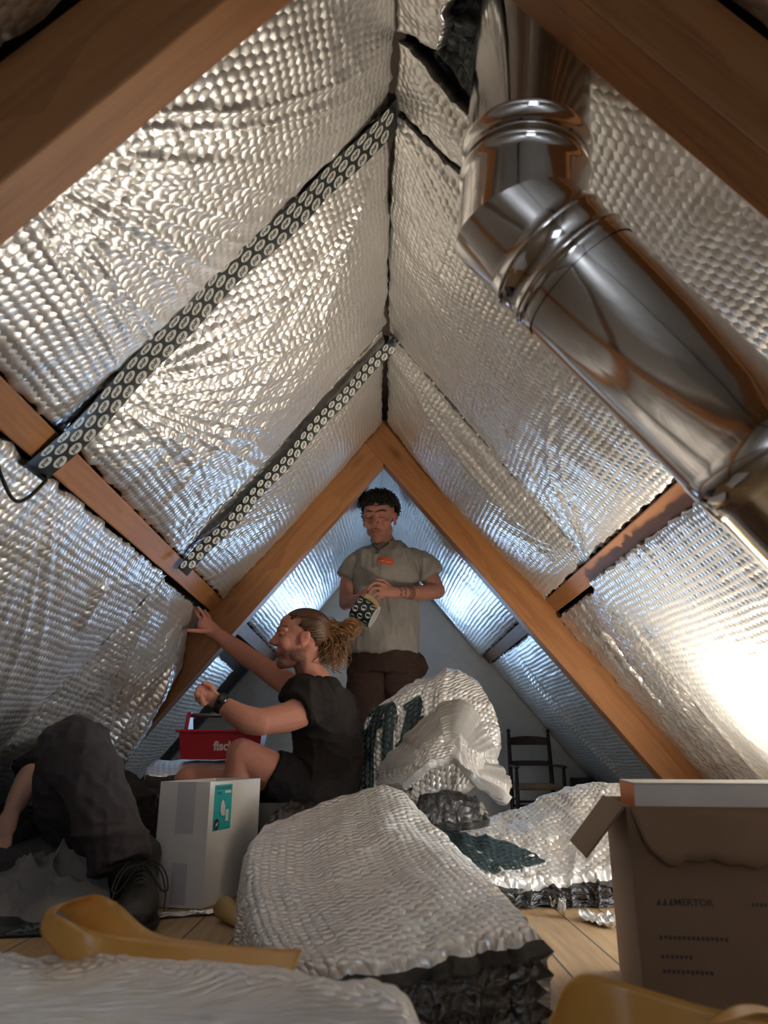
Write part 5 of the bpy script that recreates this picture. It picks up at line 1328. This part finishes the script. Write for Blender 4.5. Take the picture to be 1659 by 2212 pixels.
fuse('shirt', [loft([(Q(170, 1665, 2.86), V1((.10, 0, .03)), V1((0, .10, 0))), (Q(210, 1700, 2.84), V1((.15, 0, .02)), V1((0, .13, 0))), (Q(245, 1760, 2.78), V1((.15, 0, .0)), V1((0, .14, 0))), (Q(252, 1850, 2.74), V1((.145, 0, .0)), V1((0, .14, 0)))], 30), limb([Q(160, 1662, 2.84), Q(100, 1650, 2.68), Q(66, 1672, 2.54)], [.072, .066, .056], round_=False, n=18)],
     .006, SHIRT_3, cr, 3, disp=wrinkles(.016, (5, 5, 9), 24))
fuse('trousers', [limb([Q(165, 1612, 2.36), Q(200, 1690, 2.30), Q(232, 1780, 2.27), Q(256, 1868, 2.26)], [.092, .092, .082, .078], n=24, round_=False), sphere_vf(Q(158, 1628, 2.37), (.098, .09, .098)),
     limb([Q(150, 1625, 2.38), Q(165, 1730, 2.48), Q(190, 1850, 2.62)], [.090, .108, .115], n=24), limb([Q(200, 1875, 2.66), Q(70, 1880, 2.46), Q(-80, 1915, 2.32)], [.095, .085, .07], n=20), sphere_vf(Q(230, 1865, 2.68), (.13, .12, .09))],
     .0065, TROU, cr, 3, disp=wrinkles(.018, (6, 5, 7), 25))
# sock and shoe
toe = G(290, 2022); heel = V1((P(300, 1990, 2.42).x, 2.42, 0)); sd_ = (heel-toe).normalized(); sx_ = V1((-sd_.y, sd_.x, 0)); Ls = (heel-toe).length
shoe = empty('shoe_tmp', toe); bpy.data.objects.remove(shoe)
def shp(t, x, z): return toe+sd_*(t*Ls)+sx_*x+V1((0, 0, z))
prof = [(.02, .028, .030, 0), (.08, .044, .050, 0), (.2, .052, .062, 0), (.35, .052, .070, 0), (.5, .046, .086, 0), (.62, .042, .104, 0), (.75, .040, .112, 0), (.9, .038, .108, 0), (.99, .028, .09, 0)]
up_ = loft([(shp(t, 0, .018+h/2), sx_*w, V1((0, 0, h/2))) for t, w, h, _ in prof], 26)
LEATHER = simple('black_shoe_leather', (.020, .018, .014), .5, bumps=(90, .4, .003), var=.2)
sh_ = fuse('shoe', [up_, limb([shp(.80, 0, .09), shp(.80, 0, .125)], [.044, .047], round_=False, n=20)], .004, LEATHER, cr, 3)
so = loft([(shp(t, 0, .013), sx_*(w+.005), V1((0, 0, .013))) for t, w, h, _ in prof], 26); mesh('sole', *so, simple('black_rubber', (.012, .012, .012), .7), sh_)
lc = []
for k in range(5):
    t = .40+.065*k; z = .018+np.interp(t, [p[0] for p in prof], [p[2] for p in prof]); s = 1 if k % 2 else -1
    lc.append(tube_vf(spline([list(shp(t, -.026, z-.010)), list(shp(t+.02*s, 0, z+.004)), list(shp(t+.05, .026, z-.006))], 12), .0026, 6)); lc.append(tube_vf(spline([list(shp(t, .026, z-.010)), list(shp(t+.02, 0, z+.005)), list(shp(t+.05, -.026, z-.006))], 12), .0026, 6))
kz = .132
for s in (-1, 1):
    lc.append(tube_vf(spline([list(shp(.64, 0, kz)), list(shp(.60, s*.030, kz+.012)), list(shp(.52, s*.062, kz-.018)), list(shp(.46, s*.072, kz-.055)), list(shp(.50, s*.055, kz-.06)), list(shp(.60, s*.02, kz-.012)), list(shp(.64, 0, kz))], 40), .0026, 6))
    lc.append(tube_vf(spline([list(shp(.64, 0, kz)), list(shp(.56, s*.045, kz-.01)), list(shp(.45, s*.066, kz-.06)), list(shp(.30, s*.066, kz-.10))], 30), .0024, 6))
lc.append(sphere_vf(shp(.64, 0, kz), .008))
V, Fc = merge(lc); mesh('laces', V, Fc, simple('lace_cord', (.05, .048, .045), .8), sh_)
fuse('sock', [limb([shp(.80, 0, .10), shp(.80, 0, .16), Q(268, 1880, 2.30)], [.042, .044, .045], n=20)], .005, BLACK, cr, 2)
